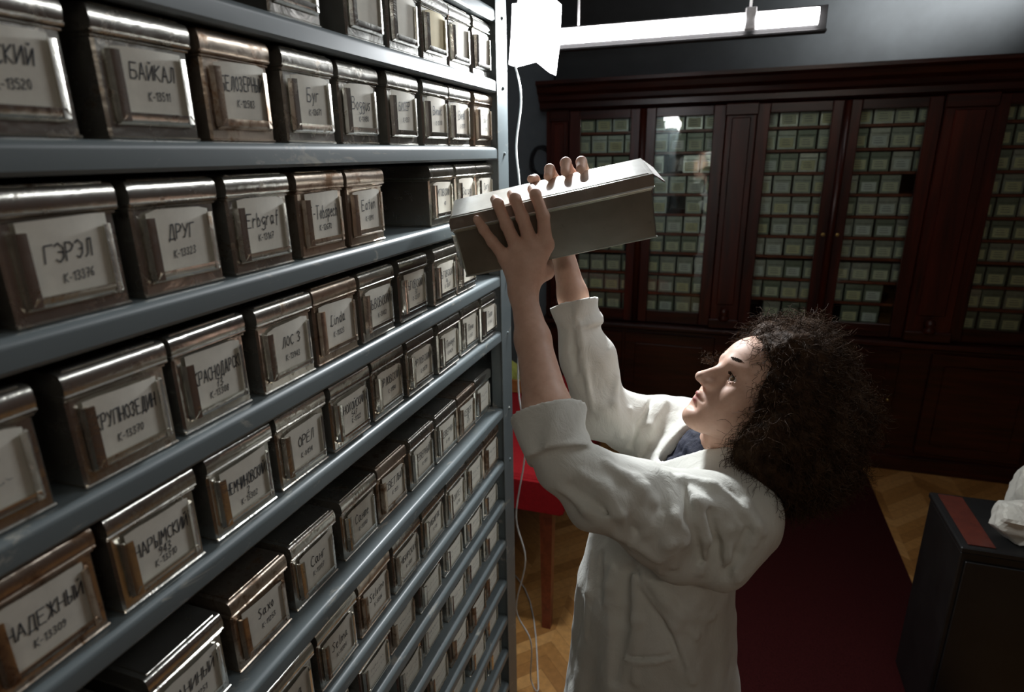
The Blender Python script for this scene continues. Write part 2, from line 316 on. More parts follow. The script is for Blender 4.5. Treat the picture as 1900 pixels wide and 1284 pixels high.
# ------------------------------------------------------------------ tin boxes
BW,BH,BL=.1120,.117,.40
def body_mesh(L=BL):
    m=MB(); hw=BW/2
    m.box(-L,-.0015,-hw+.002,hw-.002,0,BH-.004,.0025)
    m.box(-L-.001,0,-hw+.0008,hw-.0008,0,.0035,.0015)       # rolled bottom rim
    m.box(-L,0.0003,-hw+.0005,hw-.0005,BH-.0285,BH-.0255,.0012)    # bead under the lid
    return m
def lid_mesh(L=BL):
    m=MB(); hw=BW/2
    pf=[(.0016,BH-.0225),(.0030,BH-.019),(.0034,BH-.0145),(.0030,BH-.0095),(.0018,BH-.005),(-.0003,BH-.0018),(-.0035,BH-.0003),(-.007,BH)]
    m.prism(pf+[(-L-.002,BH),(-L-.002,BH-.0225)],'y',-hw-.0002,hw+.0002)
    m.box(-L-.003,.0036,-hw-.0014,hw+.0014,BH-.0248,BH-.0205,.0017)  # rolled lip
    m.box(-L+.004,-.003,-hw+.006,hw-.006,BH-.0005,BH+.0012,.001)
    return m
def holder_mesh(w,z0,z1):
    m=MB(); h=w/2; o=.0035; t=.0068; f=.0065
    for s in (-1,1):
        P=[(0,s*(h+o)),(t*.8,s*(h+.0018)),(t,s*(h-.0004)),(t+.0008,s*(h-f)),(t-.0012,s*(h-f)),(t-.0016,s*(h-.002)),(0,s*(h+.0012))]
        m.prism(P,'z',z0-.002,z1)
    P=[(0,z0-o-.0015),(t*.8,z0-.0018),(t,z0+.0004),(t+.0008,z0+f),(t-.0012,z0+f),(t-.0016,z0+.002),(0,z0-.0012)]
    n=len(P); vs=[]
    for sgn in (-1,1):
        for k,(x,z) in enumerate(P): vs.append((x,sgn*(h+.001-(z-z0)*.55),z))
    m.add(vs,[tuple(range(n)),tuple(range(2*n-1,n-1,-1))]+[(i,(i+1)%n,n+(i+1)%n,n+i) for i in range(n)])
    return m
bodies=[body_mesh().mesh('body',t) for t in TIN]; lids=[lid_mesh().mesh('lid',t) for t in TIN]
holders=[holder_mesh(.083,.0185,.080).mesh('label_holder',t) for t in TIN]
holders_w=[holder_mesh(.088,.018,.082).mesh('label_holder',t) for t in TIN]
def card_mesh(w,z0,z1,sk,mat,rr):
    m=MB(); n=6
    # card slightly curled, top corners cut
    tl=rr.uniform(0,.004); tr=rr.uniform(0,.004)
    vs=[];
    for i in range(n+1):
        y=-w/2+w*i/n; t=(i/n-.5)*2; dz=(tl if i==0 else 0)+(tr if i==n else 0)
        vs.append((.0030-.0016*t*t,y,z0)); vs.append((.0042-.0022*t*t,y,z1-dz+sk*y))
    m.add(vs,[(2*i,2*i+2,2*i+3,2*i+1) for i in range(n)])
    vs=[(x-.0005,y,z) for x,y,z in vs]; m.add(vs,[(2*i,2*i+1,2*i+3,2*i+2) for i in range(n)])
    return m.mesh('label_card',mat)
ORD=['topmost','second','third','fourth','fifth','sixth','seventh','eighth','ninth','tenth','eleventh','twelfth','thirteenth','fourteenth']
def rack_box(row, ycen, texts, label, z=None, xoff=0.0, yaw=0, wide=False, kind=None, yellow=False, scribble=0, blank=False):
    rr=random.Random(int(ycen*1000)+row*7919)
    k=kind if kind is not None else rr.choice([0,0,1,2])
    base=SZ[row+1] if z is None else z
    t=thing('tin_box',label,'box',(-.0125+xoff+rr.uniform(-.003,.002),ycen,base+.0004),'tin boxes on the %s row of the grey shelving'%ORD[row],(0,0,yaw+rr.uniform(-.008,.008)))
    t.scale=(1,1,min(1,(SZ[row]-.030-base-.003)/.1195))
    link('body',bodies[k],t); l=link('lid',lids[k],t)
    l.rotation_euler=(rr.uniform(-.006,.006),0,rr.uniform(-.006,.006))
    hm=(holders_w if wide else holders)[k]; h=link('label_holder',hm,t)
    w=(.087 if wide else .082)+rr.uniform(-.002,.002); oy=rr.uniform(-.002,.002)
    cm=card_mesh(w,.016,.088+rr.uniform(-.004,.002),rr.uniform(-.04,.04),PAPERY if yellow else PAPER,rr)
    c=link('label_card',cm,t,(0,oy,0))
    mb=MB()
    if texts:
        n=len(texts)
        big=(.015 if texts[0].isupper() else .017)*rr.uniform(.92,1.08)
        zc=.066-rr.uniform(0,.006)
        write(mb,texts[0],rr.uniform(-.002,.002),zc,big,w*.86,.00062,rr,rise=rr.uniform(0,.06))
        if n>2: write(mb,texts[1],0,zc-.015,.010,w*.5,.0005,rr)
        write(mb,texts[-1],rr.uniform(-.002,.006),zc-(.026 if n>2 else .022),.008,w*.6,.00042,rr,rise=rr.uniform(0,.08))
    elif not blank:
        for q,zz in enumerate((.062,.046)):
            y=-w*.3+rr.uniform(-.003,.003)
            while y<w*rr.uniform(.22,.32):
                st=[(y+rr.uniform(-.001,.001)+j*.0016, zz+rr.uniform(-.5,.5)*(.009 if q==0 else .005)) for j in range(4)]
                for (ax,az),(bx,bz) in zip(st[:-1],st[1:]):
                    p=.00038; mb.add([(0,ax-p,az),(0,ax+p,az-p),(0,bx+p,bz),(0,bx-p,bz+p)],[(0,1,2,3)])
                y+=.0068
    if mb.v:
        # bend the lettering on to the curled card
        mb.v=[(.0047-.0020*(2*y/w)**2-.0012*(1-(zz-.016)/.072)+.0002,y,zz) for x,y,zz in mb.v]
        link('lettering',mb.mesh('lettering',INK if texts else INKP),c)
    return t
R0=[(.70,.80),(.861,.976),(.986,1.096),(1.111,1.22),(1.246,1.36),(1.371,1.485)]
R1=[(.318,.428),(.449,.562),(.575,.685),(.704,.816),(.834,.942),(.965,1.074),(1.098,1.208),(1.211,1.326),(1.352,1.462)]
R2=[(.205,.315),(.332,.439),(.456,.565),(.581,.689),(.709,.823),(.827,.936),(1.118,1.228),(1.238,1.348),(1.376,1.486)]
R3=[(.10,.21),(.217,.327),(.352,.459),(.472,.58),(.6,.709),(.713,.825),(.832,.944),(.968,1.078),(1.103,1.218),(1.221,1.33)]
R4=[(.12,.23),(.237,.347),(.359,.467),(.486,.596),(.608,.718),(.728,.838),(.850,.962),(.973,1.083),(1.106,1.216),(1.231,1.346),(1.375,1.483)]
R5=[(.225,.335),(.359,.469),(.482,.590),(.599,.709),(.722,.832),(.837,.947),(.955,1.065),(1.085,1.195),(1.225,1.335),(1.372,1.482)]
R6=[(.26,.37),(.385,.495),(.505,.615),(.627,.737),(.745,.855),(.866,.976),(1.010,1.120),(1.138,1.248),(1.253,1.363),(1.375,1.485)]
T0=[None]*6
T1=[['РОСКИЙ','К-13520'],['БАЙКАЛ','К-13511'],['БЕЛОЗЕРНЫЙ','К-12583'],['Буг','К-13671'],['Boggus','К-11490'],['БИСЕР','К-1351'],['Виhис','К-13390'],['Винт','К-13511'],['Грин','К-1390']]
T1[6][0]='Вилис'; S['В']=S['В']; S['л']=S['n']
T2=[None,['ГЭРЭЛ','К-13376'],['ДРУГ','К-13323'],['Erbgraf','К-13167'],['E-Tobspech','К-12670'],['Eaton','К-1391'],['ЖИТОВСКИЙ','48'],['Загаду','К-131'],['Загу','К-1310']]
for ru,la in (('З','З'),('д','g'),('у','у')): pass
S['д']=S['g']; S['в']=S['b']
T3=[None,None,['КРУПНОЗЕДИН','К-13370'],['КРАСНОДАРСК','73','К-13308'],['ЛОС З','К-13943'],['Linda','К-11323'],['ЛЬВОВСКИЙ','К-13402'],['ЛЬГОВСКИЙ','78','К-13301'],['ЛЬГОВСКАЯ','46','К-13361'],['ЛЬГОВ','К-1331']]
T4=[None,['НАДЕЖНЫЙ','К-13309'],['НАРЫМСКИЙ','943','К-13310'],['НЕМЧИНОВСКИЙ','2','К-13302'],['ОРЁЛ','К-8494'],['ОНОХОЙСКИЙ','547','К-11122'],['ОРЛОВСКИЙ','К-11154'],['ОРЛОВСКИЙ','К-11270'],['Пениде','К-8424'],['Пени','К-1353'],['Пети','К-1367']]
S['П']=S['П']; S['д']=S['g']
T5=[None,['САНИНЫЙ','К-11251'],['Saxo','К-11253'],['Санг','К-11307'],['Санте','К-11340'],['СВЕТЛЫЙ','К-1135'],['СЕВЕРНЫЙ','К-1131'],['СЕВЕРЯН','К-113'],['СЕВЕР','78','К-11'],None]
T6=[None,None,['Selma','К-11309'],['Selma','К-11304'],['Selvino','К-11306'],['СИБИРСКАЯ','К-1303'],['СИБИРЯК','К-113'],['СИТЕТ','К-113'],None,None]
def nth(i): return ORD[i] if i else 'first'
for row,(R,T) in enumerate(((R0,T0),(R1,T1),(R2,T2),(R3,T3),(R4,T4),(R5,T5),(R6,T6))):
    xo0=0.0 if row<5 else (-.020 if row==5 else -.004)
    cen=[(a+b)/2*(.5525-xo0)/.54 for a,b in R]; lim=Y1-.006-BW/2
    for i in range(len(cen)-1,-1,-1): cen[i]=min(cen[i],lim); lim=cen[i]-BW-.0075
    for i,((a,b),tx) in enumerate(zip(R,T)):
        n=len(R)-1-i; xo=xo0
        if tx: lab='tin box with handwritten card %s, %s row of the grey shelving'%(' '.join(tx),ORD[row])
        else: lab='tin box with %s card, %s row, %s from the upright post'%('yellowed' if (row==0 and i==3) else 'faint', ORD[row], nth(n))
        rack_box(row,cen[i],tx,lab,wide=(row==3 and i==5),xoff=xo,yellow=(row==0 and i==3),blank=(row==0),kind=(1 if row==0 else None))
for row in range(7,13):
    rr=random.Random(row*13); y=Y1-.007-(rr.choice([0,.01])); n=0
    while y>.42+.02*(row-7):
        if not (row in (8,11) and n==5):
            rack_box(row,y-.0565,None,'tin box with faint card, %s row down, %s from the upright post'%(ORD[row],nth(n)),xoff=-.008+rr.uniform(-.004,.004))
        y-=.1125+rr.uniform(.006,.020); n+=1

# ------------------------------------------------------------------ glazed cabinet along the back wall
YC=4.144; XL,XR=-.62,3.0
cab=thing('glazed_cabinet','large dark mahogany cabinet with tall glazed doors along the back wall','cabinet',(0,YC,0))
def cpart(mb,name,mat,parent=None,smooth=False):
    mb.v=[(x,y-YC,z) for x,y,z in mb.v]
    return mb.obj(name,mat,parent or cab,smooth)
cpart(MB().box(XL,XR,YC-.06,4.59,.0,.10,.004),'plinth',MAHOGH)
m=MB(); m.box(XL,XR,YC-.035,4.59,.10,.80); cpart(m,'base_cupboard',MAHOGH)
LOW=[(-.56,-.06),(-.04,.54),(.62,1.10),(1.12,1.60),(1.76,2.30),(2.32,2.90)]
for (a,b) in LOW:
    m=MB(); m.box(a,b,YC-.055,YC-.036,.13,.775,.004); d=cpart(m,'cupboard_door',MAHOGH)
    m=MB(); m.box(a+.07,b-.07,YC-.064,YC-.0555,.20,.705,.008); cpart(m,'raised_panel',MAHOGH,d)
    m=MB(); m.lathe([(.006,0),(.005,-.012),(.012,-.020),(.012,-.026),(.006,-.032)],(b-.035,YC-.056,.47),12,'y'); cpart(m,'knob',BRASS,d,True)
m=MB(); m.prism([(YC-.085,.812),(YC-.085,.828),(YC-.078,.838),(4.59,.838),(4.59,.80),(YC-.065,.80)],'x',XL-.01,XR); cpart(m,'ledge',MAHOGH)
# carcass of the glazed upper part
m=MB(); m.box(XL,XL+.03,YC+.03,4.59,.838,2.26); m.box(XR-.03,XR,YC+.03,4.59,.838,2.26)
cpart(m,'side_panel',MAHOG)
cpart(MB().box(XL,XR,4.56,4.59,.838,2.26),'back_panel',MAHOG)
cpart(MB().box(XL,XR,YC+.02,4.56,.838,.905),'bottom_board',MAHOGH)
cpart(MB().box(XL,XR,YC+.0,4.56,2.20,2.26),'top_board',MAHOGH)
m=MB(); m.prism([(YC+.0,2.20),(YC-.03,2.215),(YC-.03,2.245),(YC-.055,2.26),(YC-.06,2.285),(YC-.09,2.305),(YC-.10,2.335),(YC-.125,2.35),(YC-.125,2.37),(4.59,2.37),(4.59,2.262),(YC,2.262)],'x',XL-.03,XR); cpart(m,'cornice',MAHOGH)
DOORS=[(-.387,-.066),(.088,.424),(.736,1.061),(1.208,1.528),(1.897,2.22),(2.37,2.69)]
CSH=[2.065,1.936,1.806,1.682,1.556,1.432,1.308,1.168,1.037,.905]
for z in CSH[:-1]:
    cpart(MB().box(XL+.03,XR-.03,YC+.055,4.56,z-.016,z,.002),'shelf',REDWOOD)
# door leaves: frame, glass, lock
ST=.070
for i,(a,b) in enumerate(DOORS):
    # stiles are .07 wide; the two leaves of a pair meet in the middle
    m=MB(); y0,y1=YC-.012,YC+.022; zb,zt=.845,2.195
    m.box(a-ST,a,y0,y1,zb,zt,.004); m.box(b,b+ST,y0,y1,zb,zt,.004)
    fr=cpart(m,'door_frame',MAHOG)
    cpart(MB().box(a,b,y0,y1,zb,.925,.004),'door_rail',MAHOGH,fr); cpart(MB().box(a,b,y0,y1,2.14,zt,.004),'door_rail',MAHOGH,fr)
    m=MB(); m.box(a-.001,b+.001,YC+.002,YC+.005,.92,2.145); cpart(m,'glass_pane',GLASS,fr)
    m=MB(); xx=b+.035 if i%2==0 else a-.035
    m.lathe([(.011,0),(.011,-.003),(.004,-.004)],(xx,y0-.0005,1.45),10,'y'); cpart(m,'lock',BRASS,fr)
for (a,b) in ((.011,.0),):
    pass
for xm in (.011,1.1345,2.295):      # round bead covering the joint of each pair
    m=MB(); m.tube([(xm,YC-.020,.85),(xm,YC-.020,2.19)],.022,12); cpart(m,'joint_bead',MAHOG,None,True)
for x0,x1 in ((-.57,-.46),(.497,.664),(1.60,1.825),(2.765,2.92)):
    xc=(x0+x1)/2; hw=(x1-x0)/2
    m=MB(); m.box(x0,x1,YC-.045,YC+.02,.84,2.20,.004); m.box(xc-hw*.62,xc+hw*.62,YC-.058,YC-.0455,1.0,2.12,.005); 
    pl=cpart(m,'pilaster',MAHOG)
    m=MB(); m.box(xc-hw-.008,xc+hw+.008,YC-.066,YC-.046,.845,.905,.006); cpart(m,'pilaster_base',MAHOGH,pl)
    m=MB(); m.lathe([(.001,.90),(.026,.90),(.032,.92),(.020,.935),(.028,.95),(.022,.975),(.006,.985)],(xc,YC-.072,0),14); cpart(m,'turned_finial',MAHOG,pl,True)
    m=MB(); m.box(xc-hw-.008,xc+hw+.008,YC-.066,YC-.046,2.13,2.198,.006); cpart(m,'capital',MAHOGH,pl)

# tins behind the glass
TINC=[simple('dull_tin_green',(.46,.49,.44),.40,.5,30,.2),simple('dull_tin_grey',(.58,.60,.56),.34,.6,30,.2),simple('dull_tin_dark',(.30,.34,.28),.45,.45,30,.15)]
cb=MB(); cb.box(-.30,0,-.0495,.0495,0,.084,.0015)
cbm=[cb.mesh('body',t) for t in TINC]
cl=MB(); cl.box(-.302,.002,-.0505,.0505,.078,.108,.003); cl.box(-.303,.0035,-.0515,.0515,.0755,.079,.0012)
clm=[cl.mesh('lid',t) for t in TINC]
ck=MB(); ck.box(.0008,.003,-.038,.038,.012,.066,.0005)
PAPERC=[simple('cabinet_card_cream',(.84,.84,.66),.85,0,60,.08,0,.2), simple('cabinet_card_white',(.86,.89,.86),.85,0,60,.08,0,.2), simple('cabinet_card_yellow',(.84,.80,.54),.85,0,60,.08,0,.2)]
ckm=[ck.mesh('label_card',p) for p in PAPERC]
cw=MB()
for q in range(3):
    cw.box(.0031,.0033,-.026+.002*q,.022-.004*q,.026+.013*q,.0285+.013*q)
cwm=cw.mesh('card_writing',INKP)
DN=['first','second','third','fourth','fifth']
for di,(a,b) in enumerate(DOORS[:5]):
    for ri,z in enumerate(CSH):
        rr=random.Random(di*100+ri); x=a-.055+rr.uniform(0,.04); n=0
        while x<b+.05 and n<5:
            skip=(rr.random()<.05)
            if not skip:
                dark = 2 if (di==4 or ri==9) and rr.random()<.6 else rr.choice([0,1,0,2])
                white=rr.choice([0,1,0,2])
                if di==4: white=2
                lab='small tin box with %s card behind glass, %s shelf, %s glazed door, %s from left'%(['cream','white','yellowish'][white],ORD[ri],DN[di],nth(n) if n else 'first')
                t=thing('tin_box',lab,'box',(x+.052,YC+.075+rr.uniform(-.004,.006),z+.0004),'tin boxes behind the cabinet glass',(0,0,-math.pi/2+rr.uniform(-.008,.008)))
                if ri: t.scale=(1,1,min(1,(CSH[ri-1]-.016-z-.003)/.1085))
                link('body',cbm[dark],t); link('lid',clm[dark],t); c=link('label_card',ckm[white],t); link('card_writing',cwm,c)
            x+=.1055+rr.uniform(.0,.006); n+=1

# frieze board above the cabinet
structure(MB().box(-.62,3.2,4.40,4.60,2.371,2.95).obj('trim_1',WALLD))
structure(MB().box(-1.9,-.66,4.50,4.60,0,2.95).obj('trim_2',WALLB))

# ------------------------------------------------------------------ lamps
# folded white lamp shade at the end of the shelving
ls=thing('shaded_lamp','glowing white folded lamp hanging at the far end of the grey shelving','lamp',(-.02,1.9,2.2))
m=MB(); poly=[(-.081,2.34),(-.086,2.26),(-.094,2.184),(-.025,2.196),(.029,2.155),(.040,2.235),(.045,2.34)]
m.prism([(x+.02,z-2.2) for x,z in poly],'y',-.03,.04); m.obj('lamp_shade',LAMPGLOW,ls)
m=MB(); m.box(-.05,.05,-.02,.03,.1405,.175,.004); m.tube([(0,.005,.175),(0,.005,.745)],.006,8); m.obj('hanger',WHITEM,ls)
# tube luminaire in front of the cabinet
tl=thing('tube_luminaire','long bright tube luminaire with a dark rail hanging before the cabinet','lamp',(.1,3.4,2.5))
m=MB(); m.tube([(-.50,0,0.005),(.447,0,0.005)],.036,12); m.obj('tube',TUBE,tl,True)
m=MB(); m.tube([(.50,0,0.005),(.76,0,0.005)],.036,12); m.obj('tube',TUBE,tl,True)
m=MB(); m.box(.449,.498,-.03,.03,-.033,.06,.004); m.obj('bracket',WHITEM,tl)
m=MB(); m.box(-.52,.80,.04,.055,-.062,.055,.002); m.box(-.52,.80,-.01,.0405,-.062,-.050,.002); m.obj('rail',BLACKW,tl)
m=MB()
for x in (-.35,.47): m.tube([(x,.048,.055),(x,.048,.449)],.006,8)
m.obj('hanger',WHITEM,tl)
# tube luminaire near the back wall, then two added ones for the fill lights
for nm,lb,(lx,ly,lz),L,ax in (('ceiling_luminaire','white ceiling tube luminaire over the cabinet cornice',(1.75,3.75,2.90),.9,0),('ceiling_luminaire','added unseen fill luminaire over the aisle by the shelving',(1.25,1.95,2.90),1.2,0),
  ('ceiling_luminaire','added unseen fill luminaire by the entrance behind the viewer',(1.35,-1.3,2.90),1.2,0)):
    t=thing(nm,lb,'lamp',(lx,ly,lz)); m=MB(); m.box(-L/2,L/2,-.05,.05,.0,.049,.004); m.obj('housing',WHITEM,t)
    m=MB(); m.tube([(-L/2+.03,0,-.02),(L/2-.03,0,-.02)],.013,10); m.obj('tube',TUBE2,t,True)

# white cord
pts=[(-.052,1.80,2.17),(-.022,1.75,2.111),(-.021,1.75,2.056),(-.035,1.75,1.957),(-.028,1.75,1.869),(-.021,1.75,1.764),(-.03,1.75,1.5),(-.038,1.75,1.226),(-.016,1.75,1.078),(-.022,1.75,.961),(-.052,1.75,.751),(-.02,1.75,.585),(-.057,1.75,.371),(-.003,1.75,.242),(-.004,1.75,.068),(.01,1.80,.006),(-.2,2.3,.006),(-.6,2.6,.006)]
def catmull(P,n=6):
    P=[Vector(p) for p in P]; out=[]
    for i in range(len(P)-1):
        a=P[max(i-1,0)];b=P[i];c=P[i+1];d=P[min(i+2,len(P)-1)]
        for k in range(n):
            t=k/n; out.append(.5*((2*b)+(c-a)*t+(2*a-5*b+4*c-d)*t*t+(3*b-a-3*c+d)*t**3))
    return out+[P[-1]]
tag(MB().tube(catmull(pts),.003,8).obj('power_cord',CABLE,None,True),'thin white power cord hanging from the lamp beside the shelving post','cord')
# dark coil hanging on the wall
m=MB()
for k in range(5):
    rr=random.Random(k); c=Vector((-.735+rr.uniform(-.01,.01),4.46-.006*k,1.885+rr.uniform(-.008,.008)))
    m.tube([c+Vector((.075*math.cos(a)*rr.uniform(.93,1.02),0,.10*math.sin(a))) for a in [i*2*math.pi/24 for i in range(25)]],.007,6)
tag(m.obj('cable_coil',BLACKR,None,True),'dark coil of cable hanging on the wall left of the cabinet','cable coil')

# ------------------------------------------------------------------ red table and the things on it
rt=thing('red_table','table covered with bright red cloth behind the shelving post','table',(-.4,2.6,0))
m=MB(); m.box(-.40,.43,-.56,.60,.722,.75,.012); m.box(-.405,.435,-.572,-.558,.60,.738,.005); m.box(.428,.442,-.565,.60,.60,.738,.005); m.obj('tablecloth',REDCLOTH,rt)
m=MB(); m.box(-.38,.41,-.54,.58,.69,.721); m.obj('table_top',REDWOOD,rt)
for x in (-.34,.36):
    for y in (-.49,.53):
        MB().add([(x+sx*s,y+sy*s,z) for z,s in ((0,.018),(.689,.028)) for sx,sy in ((-1,-1),(1,-1),(1,1),(-1,1))],[(0,1,2,3),(4,5,6,7),(0,1,5,4),(1,2,6,5),(2,3,7,6),(3,0,4,7)]).obj('leg',REDWOOD,rt)
t=thing('wooden_tray','orange wooden tray standing on the red table','tray',(-.53,2.98,.7505))
m=MB(); m.box(-.12,.16,-.12,.12,0,.012,.002); m.box(-.12,-.105,-.12,.12,.012,.07,.003); m.box(.145,.16,-.12,.12,.012,.07,.003); m.box(-.105,.145,-.12,-.105,.012,.07,.003); m.box(-.105,.145,.105,.12,.012,.07,.003); m.obj('tray_body',ORWOOD,t)

def lumpy(name,mat,dims,seed,label=None,cat=None,loc=(0,0,0),group=None,sub=4,amp=.35,rot=0):
    b=bmesh.new(); bmesh.ops.create_icosphere(b,subdivisions=sub,radius=1)
    rr=np.random.RandomState(seed); dirs=rr.normal(size=(26,3)); dirs/=np.linalg.norm(dirs,axis=1)[:,None]; off=rr.uniform(.55,.95,26)
    for v in b.verts:
        p=np.array(v.co); 
        d=dirs@p; k=np.where(d>.2,off/np.maximum(d,.2),9).min(); k=min(k,1.0)
        k*=1+.05*math.sin(7*p[0]+5*p[1]*1.3+seed)*math.sin(6*p[2]+3*p[0])
        q=p*k; v.co=(q[0]*dims[0]/2,q[1]*dims[1]/2,max(q[2],-.8)*dims[2]/2+dims[2]*.4)
    me=bpy.data.meshes.new(name); b.to_mesh(me); b.free(); me.materials.append(mat)
    o=link(name,me,None,loc); o.rotation_euler=(0,0,rot)
    if label: tag(o,label,cat,group)
    return o
lumpy('crumpled_cloth',GREENB,(.20,.18,.15),3,'crumpled yellow-green cloth lying in the orange wooden tray','cloth',(-.50,2.98,.764))
# dark side cabinet with paper bags
st=thing('side_cabinet','low black side cabinet with a red-brown top at the right','cabinet',(1.60,2.167,.0085))
m=MB(); m.box(-.285,.285,-.165,.165,.0,.728,.004); m.obj('carcass',BLACKW,st)
m=MB(); m.box(-.29,.29,-.173,.173,.729,.75,.004); m.obj('cabinet_top',BLACKW,st)
m=MB(); m.box(-.268,-.195,-.155,.155,.7502,.754,.001); m.obj('inlay_panel',wood_mat('dark_red_inlay_wood',(.07,.014,.009),(.13,.028,.016),.4),st)
m=MB(); m.box(.005,.27,-.172,-.166,.04,.70,.004); m.box(-.27,-.003,-.172,-.166,.04,.70,.004); m.obj('door_panels',BLACKW,st)
lumpy('paper_bag',CRUMP,(.20,.17,.17),11,'crumpled white paper bag leaning on the black side cabinet, front one','paper bag',(1.475,2.09,.7595),None,4,rot=.1)
lumpy('paper_bag',CRUMP,(.24,.13,.26),23,'taller crumpled white paper bag at the back of the black side cabinet','paper bag',(1.60,2.265,.7595),None,4,rot=.05)

# ------------------------------------------------------------------ the box being pulled out
HA=Vector((.9404,.2777,.1964)); HW=Vector((-.3185,.9214,.2225)); HU=Vector((-.1192,-.2718,.955)); HN=Vector((.4317,1.1602,1.7854))
hb=thing('tin_box','long tinplate box held up in both hands, pulled from the third row','box')
HL=.364
hb.matrix_world=Matrix(((-HA.x,-HW.x,HU.x,0),(-HA.y,-HW.y,HU.y,0),(-HA.z,-HW.z,HU.z,0),(0,0,0,1)))
hb.matrix_world.translation = HN - HA*HL + HW*.055
m=body_mesh(HL-.006); link('body',m.mesh('body',tin('tinplate_satin',(.46,.47,.41),(.34,.32,.26),.60,.34,.0015)),hb)
m=lid_mesh(HL-.004)
# flared end lip with a pull flange
e=-HL+.001
m.add([(e,-.0555,BH-.001),(e,.0555,BH-.001),(e-.019,.050,BH-.020),(e-.019,-.050,BH-.020),(e,-.0555,BH-.003),(e,.0555,BH-.003),(e-.018,.050,BH-.022),(e-.018,-.050,BH-.022)],[(0,1,2,3),(7,6,5,4),(3,2,6,7),(0,3,7,4),(1,5,6,2)])
link('lid',m.mesh('lid',tin('tinplate_worn_lid',(.80,.80,.76),(.62,.61,.55),.6,.30,.0015)),hb)
link('label_holder',holders[1],hb); link('label_card',card_mesh(.072,.019,.088,.01,PAPER,random.Random(5)),hb)

# ------------------------------------------------------------------ the person (signed distance shapes turned into one skin)
F4=np.float32
def A(*v): return np.array(v,dtype=F4)
def smin(a,b,k):
    h=np.maximum(k-np.abs(a-b),0)/k; return np.minimum(a,b)-h*h*k*.25
def smax(a,b,k): return -smin(-a,-b,k)
def s_cap(p,a,b,ra,rb):
    a=np.asarray(a,F4); ba=np.asarray(b,F4)-a; pa=p-a
    h=np.clip((pa@ba)/F4(max(float(ba@ba),1e-9)),0,1)
    return np.sqrt(((pa-h[:,None]*ba)**2).sum(1))-(ra+(rb-ra)*h)
def s_ell(p,c,r):
    q=p-np.asarray(c,F4); r=np.asarray(r,F4)
    k0=np.sqrt(((q/r)**2).sum(1)); k1=np.sqrt(((q/(r*r))**2).sum(1))+1e-6
    return k0*(k0-1)/k1
def s_sph(p,c,r): return np.sqrt(((p-np.asarray(c,F4))**2).sum(1))-r
def chain(p,pts,rs,k,d=None):
    for i in range(len(pts)-1):
        e=s_cap(p,pts[i],pts[i+1],rs[i],rs[i+1]); d=e if d is None else smin(d,e,k)
    return d
def fbm(p,s):
    x,y,z=p[:,0]*s,p[:,1]*s,p[:,2]*s
    return (np.sin(x+1.7*np.sin(y*.9+.3))*np.sin(y*1.1+1.3*np.sin(z*.8))+np.sin(z*1.2+1.1*np.sin(x*1.3+2))*np.sin(x*.7+y*.6))*.5
def surface(fn,lo,hi,h,lip=1.25):
    """surface nets over an implicit shape; only blocks near the surface are refined"""
    B=8; lo=np.array(lo,float); n=np.ceil((np.array(hi)-lo)/(h*B)).astype(int)
    g=np.stack(np.meshgrid(*[np.arange(k) for k in n],indexing='ij'),-1).reshape(-1,3)
    cen=lo+(g+.5)*h*B
    d=np.concatenate([fn(cen[i:i+200000].astype(F4)) for i in range(0,len(cen),200000)])
    g=g[np.abs(d)<h*(B/2+1)*1.7321*lip+.004]
    off=np.arange(-1,B+1); M=B+2
    O=np.stack(np.meshgrid(off,off,off,indexing='ij'),-1).reshape(-1,3)
    N=np.array([int(k)*B+8 for k in n],dtype=np.int64)
    key=lambda ijk: ((ijk[...,0]+2)*N[1]+(ijk[...,1]+2))*N[2]+(ijk[...,2]+2)
    K=[];V=[];Q=[]
    for s in range(0,len(g),220):
        gb=g[s:s+220]; idx=(gb[:,None,:]*B+O[None]); P=(lo+idx*h).astype(F4).reshape(-1,3)
        D=fn(P).reshape(len(gb),M,M,M)
        P=idx.reshape(len(gb),M,M,M,3)
        cs=[(a,b,c) for a in (0,1) for b in (0,1) for c in (0,1)]
        m=M-1
        cor=np.stack([D[:,a:a+m,b:b+m,c:c+m] for a,b,c in cs],-1); neg=cor<0
        hit=neg.any(-1)&(~neg).any(-1)
        w=np.argwhere(hit)
        if not len(w): continue
        cv=cor[hit]; base=P[:,:m,:m,:m][hit]
        acc=np.zeros((len(cv),3)); cnt=np.zeros(len(cv))
        for i in range(8):
            for j in range(i+1,8):
                if sum(abs(cs[i][k]-cs[j][k]) for k in range(3))!=1: continue
                a,b=cv[:,i],cv[:,j]; x=(a<0)!=(b<0); t=np.where(x,a/np.where(x,a-b,1),0)
                q=np.array(cs[i])+t[:,None]*(np.array(cs[j])-np.array(cs[i])); acc+=q*x[:,None]; cnt+=x
        V.append(lo+(base+acc/cnt[:,None])*h); K.append(key(base))
        for ax in range(3):
            e=[0,0,0]; e[ax]=1; u=[(1,2),(2,0),(0,1)][ax]
            I=slice(1,M-1)
            d0=D[:,I,I,I]; sl=[slice(1,M-1)]*3; sl[ax]=slice(2,M)
            d1=D[:,sl[0],sl[1],sl[2]]; x=(d0<0)!=(d1<0)
            b0=P[:,I,I,I][x]; flip=(d0[x]<0)
            eu=np.zeros(3,int); eu[u[0]]=1; ev=np.zeros(3,int); ev[u[1]]=1
            q=np.stack([key(b0-eu-ev),key(b0-ev),key(b0),key(b0-eu)],1)
            q[~flip]=q[~flip][:,::-1]; Q.append(q)
    K=np.concatenate(K);V=np.concatenate(V);Q=np.concatenate(Q)
    uk,first=np.unique(K,return_index=True); V=V[first]
    q=np.searchsorted(uk,Q); ok=(uk[np.minimum(q,len(uk)-1)]==Q).all(1); q=q[ok]
    return V,q
